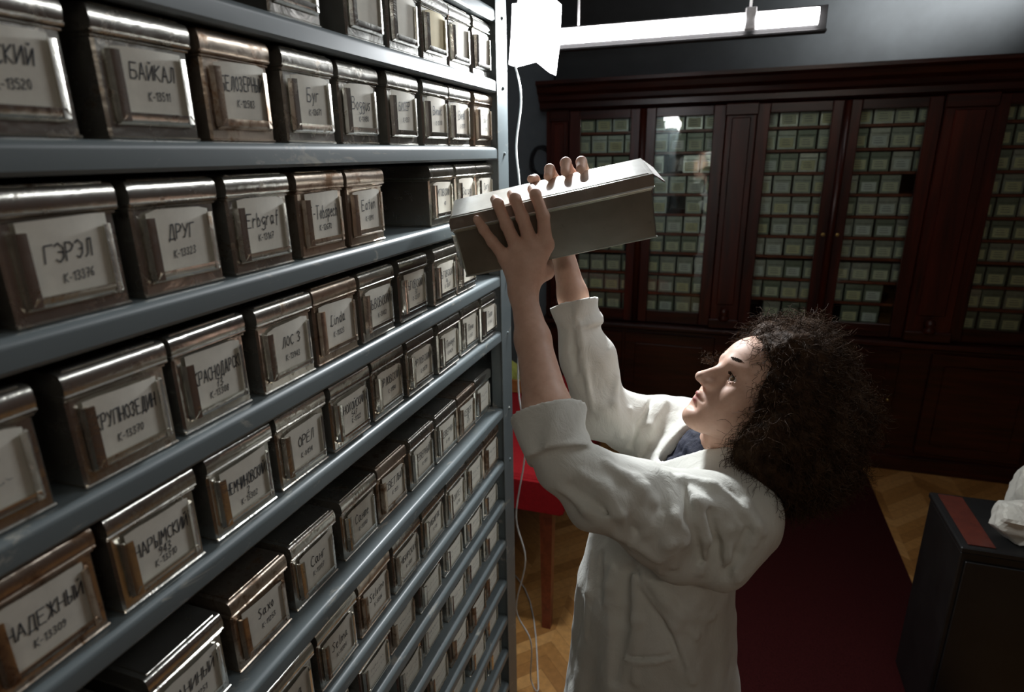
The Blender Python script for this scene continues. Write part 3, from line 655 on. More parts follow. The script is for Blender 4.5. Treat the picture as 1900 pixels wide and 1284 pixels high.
def sdf_obj(name,fn,lo,hi,h,mat,parent=None,relax=0):
    V,q=surface(fn,lo,hi,h)
    me=bpy.data.meshes.new(name); me.vertices.add(len(V)); me.vertices.foreach_set('co',V.astype(F4).ravel())
    me.loops.add(q.size); me.loops.foreach_set('vertex_index',q.astype(np.int32).ravel())
    me.polygons.add(len(q)); me.polygons.foreach_set('loop_start',np.arange(0,q.size,4,dtype=np.int32)); me.polygons.foreach_set('loop_total',np.full(len(q),4,dtype=np.int32))
    me.update(calc_edges=True); me.validate(); me.materials.append(mat); me.shade_smooth()
    return link(name,me,parent), V

# frames
PW=A(.556,1.087,1.578)                          # bridge of the nose
HF=A(-.800,-.262,.540); HF/=np.linalg.norm(HF)
HUp=A(.478,.255,.840); HUp-=HF*(HF@HUp); HUp/=np.linalg.norm(HUp)
HL_=np.cross(HUp,HF)                            # her left, towards the camera
HS=.985
HC=PW-HF*F4(.089*HS)-HUp*F4(.029*HS)
RH=np.stack([HL_,HF,HUp],1)                     # local -> world
def headloc(p): return ((p-HC)@RH)/F4(HS)
def hw(x,y,z): return HC+(RH@A(x,y,z))*F4(HS)
def sd_head(q):
    d=s_ell(q,(0,-.014,.045),(.072,.092,.080))
    d=smin(d,s_ell(q,(0,.030,.052),(.060,.056,.052)),.03)
    d=smin(d,s_ell(q,(0,.034,-.015),(.054,.050,.066)),.03)
    for s in (-1,1):
        d=smin(d,s_cap(q,(s*.050,-.004,-.042),(s*.020,.062,-.074),.020,.018),.03)
        d=smin(d,s_ell(q,(s*.040,.052,-.010),(.021,.020,.019)),.022)
        d=smin(d,s_ell(q,(s*.034,.055,-.040),(.020,.018,.024)),.025)
    d=smin(d,s_ell(q,(0,.078,-.079),(.019,.017,.015)),.022)
    d=smin(d,s_ell(q,(0,.068,-.046),(.030,.023,.026)),.018)
    for s in (-1,1):
        d=smax(d,-s_sph(q,(s*.033,.094,.014),.0155),.018)
        d=smin(d,s_cap(q,(s*.014,.080,.038),(s*.046,.063,.040),.0095,.0075),.014)
    # nose
    n=s_cap(q,(0,.078,.030),(0,.107,-.008),.0075,.0088)
    n=smin(n,s_ell(q,(0,.107,-.011),(.0105,.0105,.0088)),.006)
    for s in (-1,1):
        n=smin(n,s_ell(q,(s*.0115,.095,-.0145),(.0075,.010,.0075)),.006)
        n=smin(n,s_cap(q,(s*.006,.078,.018),(s*.011,.086,-.008),.008,.009),.012)
    d=smin(d,n,.009)
    for s in (-1,1): d=smax(d,-s_ell(q,(s*.0062,.0985,-.0215),(.0036,.0062,.0042)),.003)
    # lips
    for s in (-1,1):
        d=smin(d,s_cap(q,(s*.022,.080,-.0430),(s*.004,.0925,-.0375),.0030,.0050),.005)
        d=smin(d,s_cap(q,(s*.019,.0800,-.0475),(0,.0900,-.0500),.0030,.0062),.005)
    d=smin(d,s_cap(q,(0,.0925,-.0385),(0,.090,-.040),.005,.004),.004)
    d=smax(d,-s_cap(q,(-.021,.0875,-.0440),(0,.0990,-.0440),.0012,.0016),.0035)
    d=smax(d,-s_cap(q,(.021,.0875,-.0440),(0,.0990,-.0440),.0012,.0016),.0035)
    d=smax(d,-s_ell(q,(0,.094,-.061),(.016,.006,.004)),.010)
    # eyelids and eye openings
    for s in (-1,1):
        c=(s*.0320,.0655,.0165)
        d=smin(d,s_sph(q,c,.0139),.006)
        q2=q-A(*c)
        up=q2[:,2]-(.0062-40*(q2[:,0]*s+.000)**2*1.0)           # upper lid line
        dn=-(q2[:,2]+.0052)+38*(q2[:,0])**2
        op=np.maximum(np.maximum(up,dn),-(q2[:,1]-.004))
        op=np.maximum(op,s_sph(q,(c[0],c[1]+.008,c[2]),.0135))
        d=smax(d,-op,.0016)
        d=np.maximum(d,-s_sph(q,c,.0122))
    for s in (-1,1):
        d=smin(d,s_ell(q,(s*.074,-.010,.002),(.007,.018,.030)),.006)
    return d
SHL=A(.600,.975,1.345); ELL=A(.324,.846,1.478); SHR=A(.515,1.315,1.335); ELR=A(.330,1.175,1.425)
WRR_=None
hn,ha,hwv,hu=[np.array(v,F4) for v in (HN,HA,HW,HU)]
def bx(s,w_,u): return hn+ha*F4(s)+hwv*F4(w_)+hu*F4(u)
HANDL=dict(wr=bx(-.262,-.060,-.030),
 f=[[bx(-.206,-.024,.040),bx(-.200,-.017,.090),bx(-.206,-.0085,.1280),bx(-.211,.032,.1275)],
    [bx(-.230,-.026,.044),bx(-.236,-.017,.096),bx(-.242,-.0085,.1285),bx(-.248,.026,.1275)],
    [bx(-.256,-.025,.042),bx(-.266,-.016,.088),bx(-.273,-.0090,.1265),bx(-.279,.018,.1275)],
    [bx(-.280,-.024,.030),bx(-.298,-.015,.064),bx(-.308,-.0125,.088),bx(-.315,-.0115,.108)]],
 r=[[.0125,.0098,.0088,.0075],[.0125,.0100,.0090,.0078],[.0120,.0096,.0086,.0074],[.0115,.0086,.0078,.0068]],
 th=[bx(-.250,-.052,-.015),bx(-.213,-.030,-.010),bx(-.210,.002,-.0135),bx(-.209,.030,-.0120)],tr=[.0150,.0125,.0105,.0088])
HANDR=dict(wr=bx(-.178,.150,-.035),
 f=[[bx(-.112,.136,.058),bx(-.106,.136,.104),bx(-.111,.116,.1330),bx(-.116,.090,.1275)],
    [bx(-.136,.138,.062),bx(-.134,.138,.110),bx(-.140,.118,.1370),bx(-.145,.092,.1275)],
    [bx(-.160,.137,.058),bx(-.165,.136,.104),bx(-.172,.114,.1330),bx(-.178,.088,.1275)],
    [bx(-.183,.135,.044),bx(-.194,.133,.084),bx(-.203,.118,.1200),bx(-.210,.100,.1270)]],
 r=[[.0125,.0098,.0088,.0078],[.0125,.0100,.0090,.0078],[.0120,.0096,.0086,.0074],[.0115,.0086,.0078,.0068]],
 th=[bx(-.150,.142,.0),bx(-.112,.132,.020),bx(-.092,.124,.046),bx(-.084,.122,.072)],tr=[.0150,.0125,.0105,.0088])
def sd_hand(p,H,fore):
    H=dict(H,r=[[v*1.10 for v in r] for r in H['r']])
    w_=H['wr']; d=s_cap(p,w_,(w_*.6+H['f'][1][0]*.4),.0215,.018)
    k=.016
    for f,r in zip(H['f'],H['r']): d=smin(d,s_cap(p,w_*.75+f[0]*.25,f[0],.0165,r[0]+.0015),k)
    mid=(w_+H['f'][1][0]+H['f'][2][0])/3; d=smin(d,s_sph(p,mid,.019),.015)
    for f,r in zip(H['f'],H['r']):
        e=chain(p,f,r,.004)
        for j in (1,2): e=smin(e,s_sph(p,f[j],r[j]*1.05),.003)      # knuckles
        d=smin(d,e,.0055)
        d=smin(d,s_sph(p,f[0]*1.0,r[0]*1.02),.006)
    d=smin(d,chain(p,H['th'],H['tr'],.006),.010)
    return d
FACING=A(-.967,-.255,0); LAT=A(.255,-.967,0)
ANK=[A(.53,.985,.09),A(.44,1.245,.09)]
def sd_body(p):
    n=len(p); d=np.full(n,9,F4)
    # torso
    t=s_cap(p,(.475,1.09,.95),(.485,1.095,1.08),.115,.095)
    t=smin(t,s_cap(p,(.485,1.095,1.08),(.535,1.125,1.25),.095,.110),.06)
    t=smin(t,s_cap(p,SHL+A(-.01,.03,-.01),SHR+A(.005,-.03,-.01),.048,.048),.06)
    for s in (-1,1): t=smin(t,s_ell(p,(.47-.255*s*-.0+LAT[0]*s*.075,1.09+LAT[1]*s*.075,.92),(.10,.10,.12)),.05)
    nb=A(.585,1.135,1.375)
    t=smin(t,s_cap(p,nb,hw(0,-.030,-.045),.054,.050),.04)
    t=smin(t,s_cap(p,nb+A(-.035,-.01,0),hw(0,.020,-.060),.034,.026),.035)
    d=t
    # arms
    d=smin(d,chain(p,[A(.575,.985,1.345),A(.474,.915,1.372),A(.385,.868,1.424),ELL],[.046,.040,.034,.029],.02),.03)
    d=smin(d,chain(p,[SHR,(SHR+ELR)/2,ELR],[.050,.044,.037],.02),.04)
    for E,H in ((ELL,HANDL),(ELR,HANDR)):
        w_=H['wr']; m1=E*.72+w_*.28; m2=E*.3+w_*.7
        d=smin(d,chain(p,[E,m1,m2,w_],[.0300,.0385,.0295,.0225],.015),.012)
        near=(np.abs(p-bx(-.2,.04,.04))<.30).all(1)
        if near.any():
            dn=d[near]; d[near]=smin(dn,sd_hand(p[near],H,E),.018)
    # legs
    for s,a in ((1,ANK[0]),(-1,ANK[1])):
        hip=A(.475,1.09,.90)+LAT*F4(.085*s); kn=(hip+a)/2+FACING*.015
        d=smin(d,chain(p,[hip,kn,a],[.082,.056,.036],.03),.03)
    # head
    q=headloc(p); near=(np.abs(q-A(0,0,0))<.17).all(1)
    if near.any(): d[near]=smin(d[near],sd_head(q[near]),.012)
    return d

def skin_mat():
    m,nt,p=newmat('skin'); L=nt.links
    at=nt.nodes.new('ShaderNodeAttribute'); at.attribute_name='lip'
    n=noise(nt,60,5,.6,coords(nt)); r=ramp(nt,n.outputs[0],[(.3,(.58,.35,.255)),(.7,(.67,.43,.325))])
    mx=nt.nodes.new('ShaderNodeMixRGB'); L.new(at.outputs['Fac'],mx.inputs[0]); L.new(r.outputs[0],mx.inputs[1]); mx.inputs[2].default_value=(.42,.10,.10,1)
    L.new(mx.outputs[0],p.inputs['Base Color']); p.inputs['Roughness'].default_value=.56
    p.inputs['Subsurface Weight'].default_value=.12; p.inputs['Subsurface Radius'].default_value=(1,.35,.2); p.inputs['Subsurface Scale'].default_value=.006
    n2=noise(nt,420,3,.6,coords(nt)); bump(nt,p,n2.outputs[0],.12,.0008); return m
SKIN=skin_mat()
def coat_mat():
    m,nt,p=newmat('white_cotton'); n=noise(nt,9,4,.6,coords(nt)); r=ramp(nt,n.outputs[0],[(.3,(.66,.66,.60)),(.7,(.74,.74,.69))])
    nt.links.new(r.outputs[0],p.inputs['Base Color']); p.inputs['Roughness'].default_value=.88; p.inputs['Specular IOR Level'].default_value=.2
    n2=noise(nt,34,5,.65,coords(nt,(1,1,.6)),.8); bump(nt,p,n2.outputs[0],.45,.006)
    p.inputs['Sheen Weight'].default_value=.15; return m
COAT=coat_mat()
NAVY=simple('navy_knit',(.008,.011,.030),.8,0,220,.3,.002)
DARKTR=simple('dark_trousers',(.02,.02,.025),.85,0,60,.2)
SHOE=simple('black_shoe_leather',(.012,.011,.010),.35)
HAIRM,_nt,_p=newmat('dark_curly_hair')
_n=noise(_nt,55,4,.6,coords(_nt)); _r=ramp(_nt,_n.outputs[0],[(.3,(.016,.009,.005)),(.75,(.075,.040,.020))]); _nt.links.new(_r.outputs[0],_p.inputs['Base Color'])
_p.inputs['Roughness'].default_value=.65; _p.inputs['Specular IOR Level'].default_value=.08

pers=thing('person','person in a white lab coat looking up and lifting the tin box with both hands','person',(.47,1.09,0))
def rebase(o):
    o.location=(-.47,-1.09,0); return o
body,BV=sdf_obj('body',sd_body,(.05,.75,.02),(.80,1.42,2.00),.0026,SKIN,pers); rebase(body)
q=headloc(BV.astype(F4))
lip=np.minimum(np.minimum(s_cap(q,(-.021,.081,-.0430),(0,.0945,-.0385),.0020,.0048),s_cap(q,(.021,.081,-.0430),(0,.0945,-.0385),.0020,.0048)),
    np.minimum(s_cap(q,(-.019,.081,-.0475),(0,.092,-.0500),.0020,.0060),s_cap(q,(.019,.081,-.0475),(0,.092,-.0500),.0020,.0060)))
a=body.data.attributes.new('lip','FLOAT','POINT'); a.data.foreach_set('value',np.clip(.8-lip/.0022*.8,0,.9).astype(F4))
# eyes
def eye_mat():
    m,nt,p=newmat('eye'); t=nt.nodes.new('ShaderNodeTexCoord'); s=nt.nodes.new('ShaderNodeSeparateXYZ'); nt.links.new(t.outputs['Object'],s.inputs[0])
    mm=nt.nodes.new('ShaderNodeMath'); mm.operation='DIVIDE'; nt.links.new(s.outputs[1],mm.inputs[0]); mm.inputs[1].default_value=.0125
    r=ramp(nt,mm.outputs[0],[(0,(.62,.56,.52)),(.84,(.66,.62,.58)),(.872,(.05,.03,.015)),(.955,(.10,.06,.03)),(.972,(.003,.003,.003))])
    nt.links.new(r.outputs[0],p.inputs['Base Color']); p.inputs['Roughness'].default_value=.06; p.inputs['Coat Weight'].default_value=1; return m
EYE=eye_mat()
for s in (-1,1):
    b=bmesh.new(); bmesh.ops.create_uvsphere(b,u_segments=32,v_segments=24,radius=.0121*HS)
    me=bpy.data.meshes.new('eye'); b.to_mesh(me); b.free(); me.materials.append(EYE); me.shade_smooth()
    o=link('eye',me,pers); look=HF*.92+HUp*.02+HL_*.38; look/=np.linalg.norm(look); xx=np.cross(look,HUp); xx/=np.linalg.norm(xx); zz=np.cross(xx,look)
    c=hw(s*.0320,.0655,.0165)
    o.matrix_world=Matrix(((xx[0],look[0],zz[0],c[0]-.47),(xx[1],look[1],zz[1],c[1]-1.09),(xx[2],look[2],zz[2],c[2]),(0,0,0,1)))
def world_tube(name,pts,rs,mat,n=6):
    m=MB(); m.tube([tuple(p) for p in pts],rs,n); return rebase(m.obj(name,mat,pers,True))
for s in (-1,1):
    m=MB(); rr=random.Random(4)
    for k in range(70):
        t=k/69; x=s*(.012+.036*t); y=.0905-.020*t*t-.006*t; z=.0415+.0065*math.sin(t*2.6)
        for j in range(3):
            zz_=z+rr.uniform(-.0030,.0034)*(1-.5*t); L_=.0065
            p0=hw(x,y-.0005,zz_); p1=hw(x+s*L_*.5,y+.0006,zz_+L_*.35*(1-t)); p2=hw(x+s*L_,y-.001,zz_+L_*.3*(1-t)-.001*t)
            m.tube([tuple(p0),tuple(p1),tuple(p2)],[.00050,.00045,.0002],4)
    rebase(m.obj('eyebrow',HAIRM,pers))
    m=MB()
    for k in range(26):
        x=s*(-.0095+.0195*k/25); zz_=.0062-40*x*x
        c=np.array([s*.032+x, .0655+math.sqrt(max(.0139**2-x*x-zz_**2,1e-6)), .0165+zz_])
        m.tube([tuple(hw(*c)),tuple(hw(c[0]+x*.15,c[1]+.004,c[2]+.0005)),tuple(hw(c[0]+x*.3,c[1]+.0065,c[2]+.0035))],[.0003,.0002,.0001],4)
    rebase(m.obj('eyelashes',HAIRM,pers))

# coat
TZ=np.array([.45,.80,.95,1.10,1.20,1.30,1.375,1.43],F4)
TCX=np.array([.465,.468,.468,.462,.470,.508,.548,.575],F4); TCY=np.array([1.07,1.08,1.085,1.09,1.11,1.13,1.14,1.145],F4)
TA=np.array([.20,.178,.160,.150,.140,.128,.095,.055],F4); TB=np.array([.25,.225,.205,.185,.180,.178,.150,.085],F4)
CUFL=[ELL*.98+HANDL['wr']*.02, ELL*.76+HANDL['wr']*.24]; 
CUFR=[ELR*.66+HANDR['wr']*.34, ELR*.38+HANDR['wr']*.62]
ARML=[A(.590,.965,1.352),A(.474,.910,1.372),A(.389,.865,1.426),A(.335,.850,1.464)]
def axial(p,a,b):
    ba=b-a; L=np.linalg.norm(ba); return ((p-a)@ba)/L, L
FOLDS=[
([(0.4, 0.843, 1.484), (0.43, 0.84, 1.467), (0.454, 0.839, 1.453), (0.459, 0.831, 1.422)],0.007,0.012,1),
([(0.446, 0.851, 1.464), (0.471, 0.845, 1.43), (0.467, 0.83, 1.387), (0.444, 0.83, 1.363)],0.006,0.012,1),
([(0.488, 0.903, 1.448), (0.505, 0.846, 1.408), (0.509, 0.851, 1.32)],0.007,0.014,1),
([(0.505, 0.904, 1.441), (0.536, 0.877, 1.423), (0.553, 0.871, 1.364), (0.549, 0.87, 1.305)],0.007,0.014,1),
([(0.509, 0.914, 1.441), (0.554, 0.916, 1.433), (0.604, 0.91, 1.398), (0.634, 0.904, 1.369)],0.006,0.012,1),
([(0.532, 0.875, 1.424), (0.576, 0.899, 1.404), (0.605, 0.895, 1.374)],0.006,0.012,1),
([(0.565, 0.886, 1.395), (0.586, 0.882, 1.334), (0.606, 0.885, 1.292)],0.007,0.014,1),
([(0.514, 0.896, 1.437), (0.527, 0.854, 1.407), (0.548, 0.872, 1.323)],0.006,0.012,-1),
([(0.553, 0.878, 1.407), (0.569, 0.881, 1.351), (0.586, 0.879, 1.297)],0.006,0.012,-1),
([(0.339, 0.805, 1.452), (0.381, 0.801, 1.425), (0.428, 0.822, 1.379), (0.485, 0.834, 1.336)],0.006,0.014,1),
([(0.355, 0.806, 1.459), (0.397, 0.802, 1.433), (0.451, 0.827, 1.386)],0.004,0.01,-1),
([(0.369, 0.815, 1.475), (0.402, 0.816, 1.457), (0.458, 0.831, 1.408), (0.522, 0.844, 1.366)],0.006,0.014,1),
([(0.433, 0.957, 1.22), (0.468, 0.935, 1.2), (0.505, 0.923, 1.146), (0.542, 0.914, 1.072)],0.009,0.014,-1),
([(0.457, 0.944, 1.219), (0.497, 0.932, 1.187), (0.551, 0.934, 1.126)],0.009,0.014,1),
([(0.477, 0.935, 1.208), (0.521, 0.93, 1.167), (0.575, 0.967, 1.145)],0.008,0.014,1),
([(0.453, 0.942, 1.206), (0.514, 0.924, 1.147), (0.553, 0.912, 1.047)],0.007,0.012,1),
([(0.425, 0.956, 1.208), (0.422, 0.925, 1.133), (0.419, 0.9, 1.016)],0.017,0.014,-1),
([(0.44, 0.949, 1.212), (0.451, 0.925, 1.141), (0.455, 0.902, 1.026)],0.008,0.012,1),
([(0.348, 1.032, 1.186), (0.353, 0.99, 1.125), (0.351, 0.976, 1.034)],0.008,0.012,1),
([(0.369, 1.005, 1.203), (0.372, 0.986, 1.169), (0.375, 0.967, 1.135)],0.007,0.012,-1),
([(0.397, 0.973, 1.202), (0.394, 0.962, 1.1709999999999998), (0.391, 0.951, 1.14)],0.007,0.012,1),
([(0.282, 1.175, 1.609), (0.3, 1.149, 1.528), (0.325, 1.115, 1.452)],0.005,0.01,1),
([(0.269, 1.168, 1.599), (0.27649999999999997, 1.1575, 1.5575), (0.284, 1.147, 1.516)],0.005,0.01,-1),
([(0.361, 1.176, 1.502), (0.364, 1.132, 1.462), (0.377, 1.135, 1.393)],0.006,0.012,1),
([(0.393, 1.158, 1.443), (0.392, 1.157, 1.4020000000000001), (0.391, 1.156, 1.361)],0.006,0.012,1),
([(0.454, 1.233, 1.438), (0.43, 1.173, 1.406), (0.413, 1.155, 1.346)],0.006,0.012,1),
([(0.427, 1.228, 1.443), (0.41, 1.156, 1.411), (0.396, 1.157, 1.361)],0.005,0.01,-1),
([(0.435, 0.909, 1.071), (0.462, 0.907, 1.075), (0.488, 0.906, 1.084), (0.513, 0.91, 1.096)],0.004,0.004,-1),
([(0.434, 0.908, 1.064), (0.462, 0.906, 1.067), (0.488, 0.905, 1.077), (0.516, 0.91, 1.089)],0.004,0.005,1),
([(0.402, 0.816, 1.457), (0.429, 0.807, 1.422), (0.447, 0.837, 1.345)],0.006,0.01,1),
([(0.567, 0.899, 1.416), (0.583, 0.89, 1.377), (0.584, 0.881, 1.315)],0.006,0.01,1),
([(0.608, 0.924, 1.409), (0.625, 0.904, 1.381), (0.624, 0.895, 1.353)],0.005,0.01,1),
([(0.61, 0.896, 1.374), (0.602, 0.885, 1.336), (0.589, 0.881, 1.306)],0.006,0.01,-1),
([(0.484, 0.841, 1.407), (0.499, 0.831, 1.37), (0.489, 0.856, 1.301)],0.006,0.012,1),
]
# (points, radius, blend, +1 ridge / -1 groove)
def sd_coat(p):
    z=p[:,2]; cx=np.interp(z,TZ,TCX).astype(F4); cy=np.interp(z,TZ,TCY).astype(F4); a=np.interp(z,TZ,TA).astype(F4); b=np.interp(z,TZ,TB).astype(F4)
    fx=(p[:,0]-cx)*FACING[0]+(p[:,1]-cy)*FACING[1]; lx=(p[:,0]-cx)*LAT[0]+(p[:,1]-cy)*LAT[1]
    th=np.arctan2(lx/b,fx/a)
    low=np.clip((1.22-z)/.5,0,1)
    fold=low*(.010*np.sin(7*th+1.2+3*(z-1))+.006*np.sin(13*th+.5-4*z))
    rr_=np.sqrt((fx/a)**2+(lx/b)**2)
    t=(rr_-1)*np.minimum(a,b)*.92-fold
    t=smax(t,z-1.44,.03); t=smax(t,.50-z,.01)
    d=t
    d=smin(d,s_cap(p,SHL+A(-.01,.03,.0),SHR+A(.005,-.03,.0),.066,.064),.06)
    # near sleeve
    sl=chain(p,ARML,[.070,.074,.060,.043],.025)
    sl=smin(sl,s_ell(p,SHL+A(.0,.02,-.03),(.064,.064,.070)),.03)
    sl=smin(sl,s_cap(p,ARML[3],CUFL[0],.043,.040),.012)
    sl=smin(sl,s_cap(p,SHL+A(-.03,0,-.05),ELL+A(.11,.02,-.085),.052,.034),.03)       # hanging cloth below the arm
    sl=smin(sl,chain(p,[A(.606,.965,1.360),A(.577,.925,1.292),A(.520,.905,1.300)],[.058,.040,.045],.03),.03)
    u1,L1=axial(p,SHL,ELL)
    ang=(p[:,2]*9+p[:,1]*4)
    sl=sl-.0055*np.sin(u1*48+ang*2.2+2.0*np.sin(p[:,2]*17))*np.clip(1.3-np.abs(u1/L1-.45)*2.0,0,1)
    d=smin(d,sl,.03)
    # far sleeve
    sr=chain(p,[SHR,(SHR+ELR)/2+A(0,0,-.01),ELR,CUFR[0],CUFR[1]],[.075,.068,.060,.051,.041],.02)
    u2,L2=axial(p,ELR,CUFR[1])
    sr=sr-.004*np.sin(u2*34+p[:,0]*60+1.5*np.sin(p[:,2]*30))
    d=smin(d,sr,.04)
    d=d-.0028*fbm(p,30)-.0016*fbm(p+A(3,1,2),71)
    for pts,r,k,sg in FOLDS:
        lo=np.min(pts,0)-r-k-.01; hi=np.max(pts,0)+r+k+.01
        m=((p>lo)&(p<hi)).all(1)
        if m.any():
            e=chain(p[m],[A(*q_) for q_ in pts],[r*.5]+[r]*(len(pts)-2)+[r*.4],k)
            d[m]=smin(d[m],e,k) if sg>0 else smax(d[m],-e,k)
    # cuffs: rolled cloth
    for c0,c1,r0,r1,mx in ((ELL*.96+HANDL['wr']*.04,CUFL[1],.052,.062,.30),(CUFR[0]*.35+CUFR[1]*.65,CUFR[1]+ (CUFR[1]-CUFR[0])*.12,.047,.050,.2)):
        u,L=axial(p,c0,c1); ba=(c1-c0)/L; rad=np.sqrt(np.maximum(((p-c0)**2).sum(1)-u*u,0))
        R=r0+(r1-r0)*np.clip(u/L,0,1)+.0035*np.sin(np.arctan2(p[:,2]*1.0-c0[2],p[:,0]-c0[0])*5+u*30)
        e=np.maximum(rad-R,np.maximum(-u-.01,u-L))
        d=smin(d,e,.006)
        inner=np.maximum(rad-(R-.009),L*.35-u); inner=np.maximum(inner,u-L-.08)
        d=smax(d,-inner,.005)
    # open neck
    nb=A(.555,1.130,1.405)
    d=smax(d,-s_cap(p,nb+A(0,0,0),nb+A(.03,.01,.12),.062,.085),.012)
    d=smax(d,-s_cap(p,nb+A(-.03,-.008,0.01),nb+A(-.095,-.025,-.085),.050,.018),.012)
    return d
coat,_=sdf_obj('lab_coat',sd_coat,(.12,.72,.47),(.80,1.50,1.80),.0036,COAT,pers); rebase(coat)

# collar: folded band round the neck, open in front
def strip(name,rows,mat,th=.0025,sub=2):
    nv=len(rows[0]); m=MB(); m.add([tuple(v) for r in rows for v in r],[(i*nv+j,i*nv+j+1,(i+1)*nv+j+1,(i+1)*nv+j) for i in range(len(rows)-1) for j in range(nv-1)])
    o=rebase(m.obj(name,mat,pers,True)); s=o.modifiers.new('s','SOLIDIFY'); s.thickness=th; s.offset=0
    b=o.modifiers.new('b','SUBSURF'); b.levels=sub; b.render_levels=sub; return o
def ring(cx,cy,cz,ra,rb,th,dz=0):
    return np.array([cx,cy,cz+dz])+np.array(FACING)*ra*math.cos(th)+np.array(LAT)*rb*math.sin(th)
rowsL=[];NB=(.570,1.130,1.412)
ths=[math.radians(t) for t in range(32,329,16)]
r0=[];r1=[];r2=[];r3=[]
for k,t in enumerate(ths):
    fr=max(0,math.cos(t)); wv=.004*math.sin(5*t)
    r0.append(ring(*NB,.066,.068,t,-.030-.045*fr)); r1.append(ring(*NB,.074,.076,t,.012-.040*fr))
    r2.append(ring(*NB,.090,.092,t,.008-.045*fr+wv)); r3.append(ring(*NB,.116+.012*fr,.118,t,-.024-.055*fr+wv))
strip('collar',[r0,r1,r2,r3],COAT)

# navy knitted top with a ruffled neck edge
def sd_knit(p):
    nb=A(.560,1.128,1.365)
    d=s_cap(p,(.50,1.105,1.20),nb,.105,.075); d=smax(d,-(1.16-p[:,2])*-1 if 0 else 1.19-p[:,2],.01)
    for i in range(22):
        t=2*math.pi*i/22; c=np.array(ring(.575,1.133,1.402,.066,.068,t,-.012*math.cos(t)+.007*(-1)**i),F4)
        d=smin(d,s_ell(p,c,(.012,.012,.018)),.005)
    return d-.0042*fbm(p,120)-.0015*fbm(p,260)
k_,_=sdf_obj('knitted_top',sd_knit,(.40,.98,1.17),(.70,1.26,1.46),.003,NAVY,pers); rebase(k_)
# coat pocket welt, trousers, shoes
def sd_trous(p):
    d=np.full(len(p),9,F4)
    for s,a_ in ((1,ANK[0]),(-1,ANK[1])):
        hip=A(.475,1.09,.86)+LAT*F4(.08*s); kn=(hip+a_)/2+FACING*.015
        d=smin(d,chain(p,[hip,kn,a_+A(0,0,.03)],[.095,.072,.060],.03),.02)
    d=smin(d,s_ell(p,(.475,1.09,.90),(.13,.16,.11)),.03)
    d=smax(d,p[:,2]-.99,.01); d=smax(d,.075-p[:,2],.005)
    return d-.003*fbm(p,26)
o,_=sdf_obj('trousers',sd_trous,(.25,.85,.05),(.70,1.35,1.03),.006,DARKTR,pers); rebase(o)
for a_ in ANK:
    toe=a_+FACING*.15
    def sd_shoe(p,a_=a_,toe=toe):
        d=s_cap(p,A(a_[0]+.03,a_[1]+.01,.045),A(toe[0],toe[1],.035),.038,.030)
        d=smin(d,s_cap(p,A(a_[0],a_[1],.05),A(a_[0],a_[1],.09),.040,.042),.03)
        return smax(d,.0095-p[:,2],.004)
    lo=np.minimum(a_,toe)-.09; hi=np.maximum(a_,toe)+.09; lo[2]=0; hi[2]=.16
    o,_=sdf_obj('shoe',sd_shoe,lo,hi,.005,SHOE,pers); rebase(o)

# hair: lumpy mass and many curls
HB=[(.690,1.185,1.560,.082,.085,.080),(.735,1.190,1.470,.085,.095,.085),(.690,1.130,1.440,.060,.075,.085),(.668,1.150,1.585,.055,.070,.045),(.735,1.170,1.385,.070,.085,.070),(.640,1.140,1.600,.040,.060,.026)]
def sd_hair(p):
    d=None
    for x,y,z,a_,b_,c_ in HB:
        e=s_ell(p,(x,y,z),(a_,b_,c_)); d=e if d is None else smin(d,e,.035)
    return d-.007*fbm(p,42)-.005*fbm(p+A(1,2,3),88)
HB+=[(.680,1.110,1.545,.068,.058,.062),(.692,1.075,1.468,.074,.055,.080),(.652,1.058,1.425,.040,.040,.055),(.700,1.090,1.392,.062,.045,.052),(.645,1.165,1.588,.038,.075,.024),(.690,1.060,1.420,.060,.050,.060),(.675,.988,1.430,.046,.036,.044),(.662,1.02,1.465,.050,.040,.050),(0.667,1.083,1.596,.052,.046,.050),(0.676,1.046,1.542,.054,.044,.055),(0.666,1.017,1.484,.056,.042,.050),(0.653,1.019,1.436,.052,.045,.042)]
hair,HVv=sdf_obj('hair',sd_hair,(.54,.91,1.24),(.89,1.35,1.73),.0045,HAIRM,pers); rebase(hair)
FAR=np.array([0.539,1.175,1.557])
rs=np.random.RandomState(3); pick=HVv[rs.choice(len(HVv),9500)]
e_=1e-3; P_=pick.astype(F4)
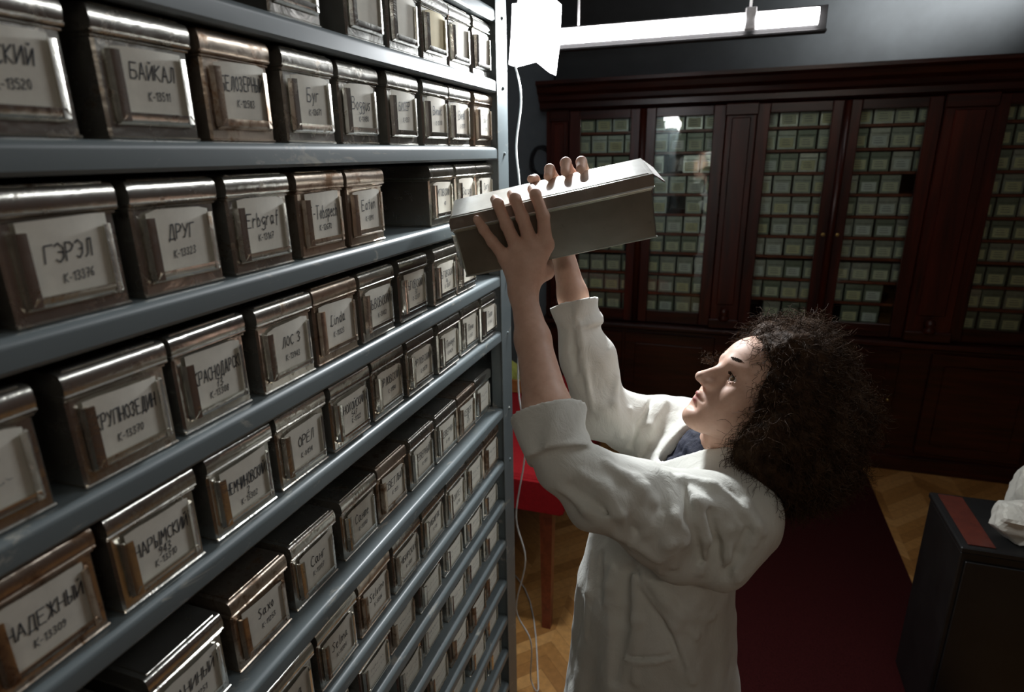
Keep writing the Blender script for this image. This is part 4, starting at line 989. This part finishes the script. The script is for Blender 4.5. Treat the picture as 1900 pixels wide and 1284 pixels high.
G=np.stack([sd_hair(P_+A(*v))-sd_hair(P_-A(*v)) for v in ((e_,0,0),(0,e_,0),(0,0,e_))],1); G/=np.linalg.norm(G,axis=1)[:,None]+1e-9
m=MB(); hc=np.array([.71,1.17,1.50])
for i in range(len(pick)):
    p0=pick[i]; nrm=G[i]; down=np.array([.25,0.0,-1.0])+rs.normal(size=3)*.55
    tdir=down-nrm*(down@nrm); tdir/=np.linalg.norm(tdir); sd_=np.cross(nrm,tdir)
    L_=rs.uniform(.03,.07); rad=rs.uniform(.003,.0065); ph=rs.uniform(0,6.28); tw=rs.uniform(130,260); pts=[]
    for j in range(11):
        s_=L_*j/10; a_=ph+tw*s_
        pts.append(tuple(p0-nrm*.002+tdir*s_+nrm*(rad*math.cos(a_)+.16*s_)+sd_*rad*math.sin(a_)))
    m.tube(pts,[.00034]*8+[.0003,.00025,.00015],3,False)
for i in range(110):      # a few curls of the far side showing beyond the nose
    p0=FAR+rs.normal(size=3)*np.array([.010,.010,.0035]); tdir=rs.normal(size=3); tdir/=np.linalg.norm(tdir); s1=np.cross(tdir,[.3,.2,1.]); s1/=np.linalg.norm(s1); s2=np.cross(tdir,s1)
    rad=rs.uniform(.0015,.003); ph=rs.uniform(0,6.28)
    m.tube([tuple(p0+tdir*.012*j/8+(s1*math.cos(ph+j*.9)+s2*math.sin(ph+j*.9))*rad) for j in range(9)],[.0003]*7+[.0002,.0001],3,False)
rebase(m.obj('curls',HAIRM,hair)).location=(0,0,0)
m=MB()
for i in range(420):      # soft hair brushed back from the forehead
    x=rs.uniform(-.060,.060); t=rs.uniform(0,1)
    p0=hw(x,.062-.10*abs(x)+rs.uniform(-.014,.004),.098-.30*abs(x)+rs.uniform(-.006,.006)); d1=-HF*rs.uniform(.012,.05)+HUp*rs.uniform(.004,.022)+HL_*F4(rs.normal()*.008)
    d2=d1*1.6-HUp*F4(rs.uniform(0,.012))-HF*.02
    m.tube([tuple(p0),tuple(p0+d1*.5+HUp*.005),tuple(p0+d1+HUp*.002),tuple(p0+d2)],[.00045,.00045,.0004,.0002],3,False)
rebase(m.obj('front_hair',HAIRM,hair)).location=(0,0,0)
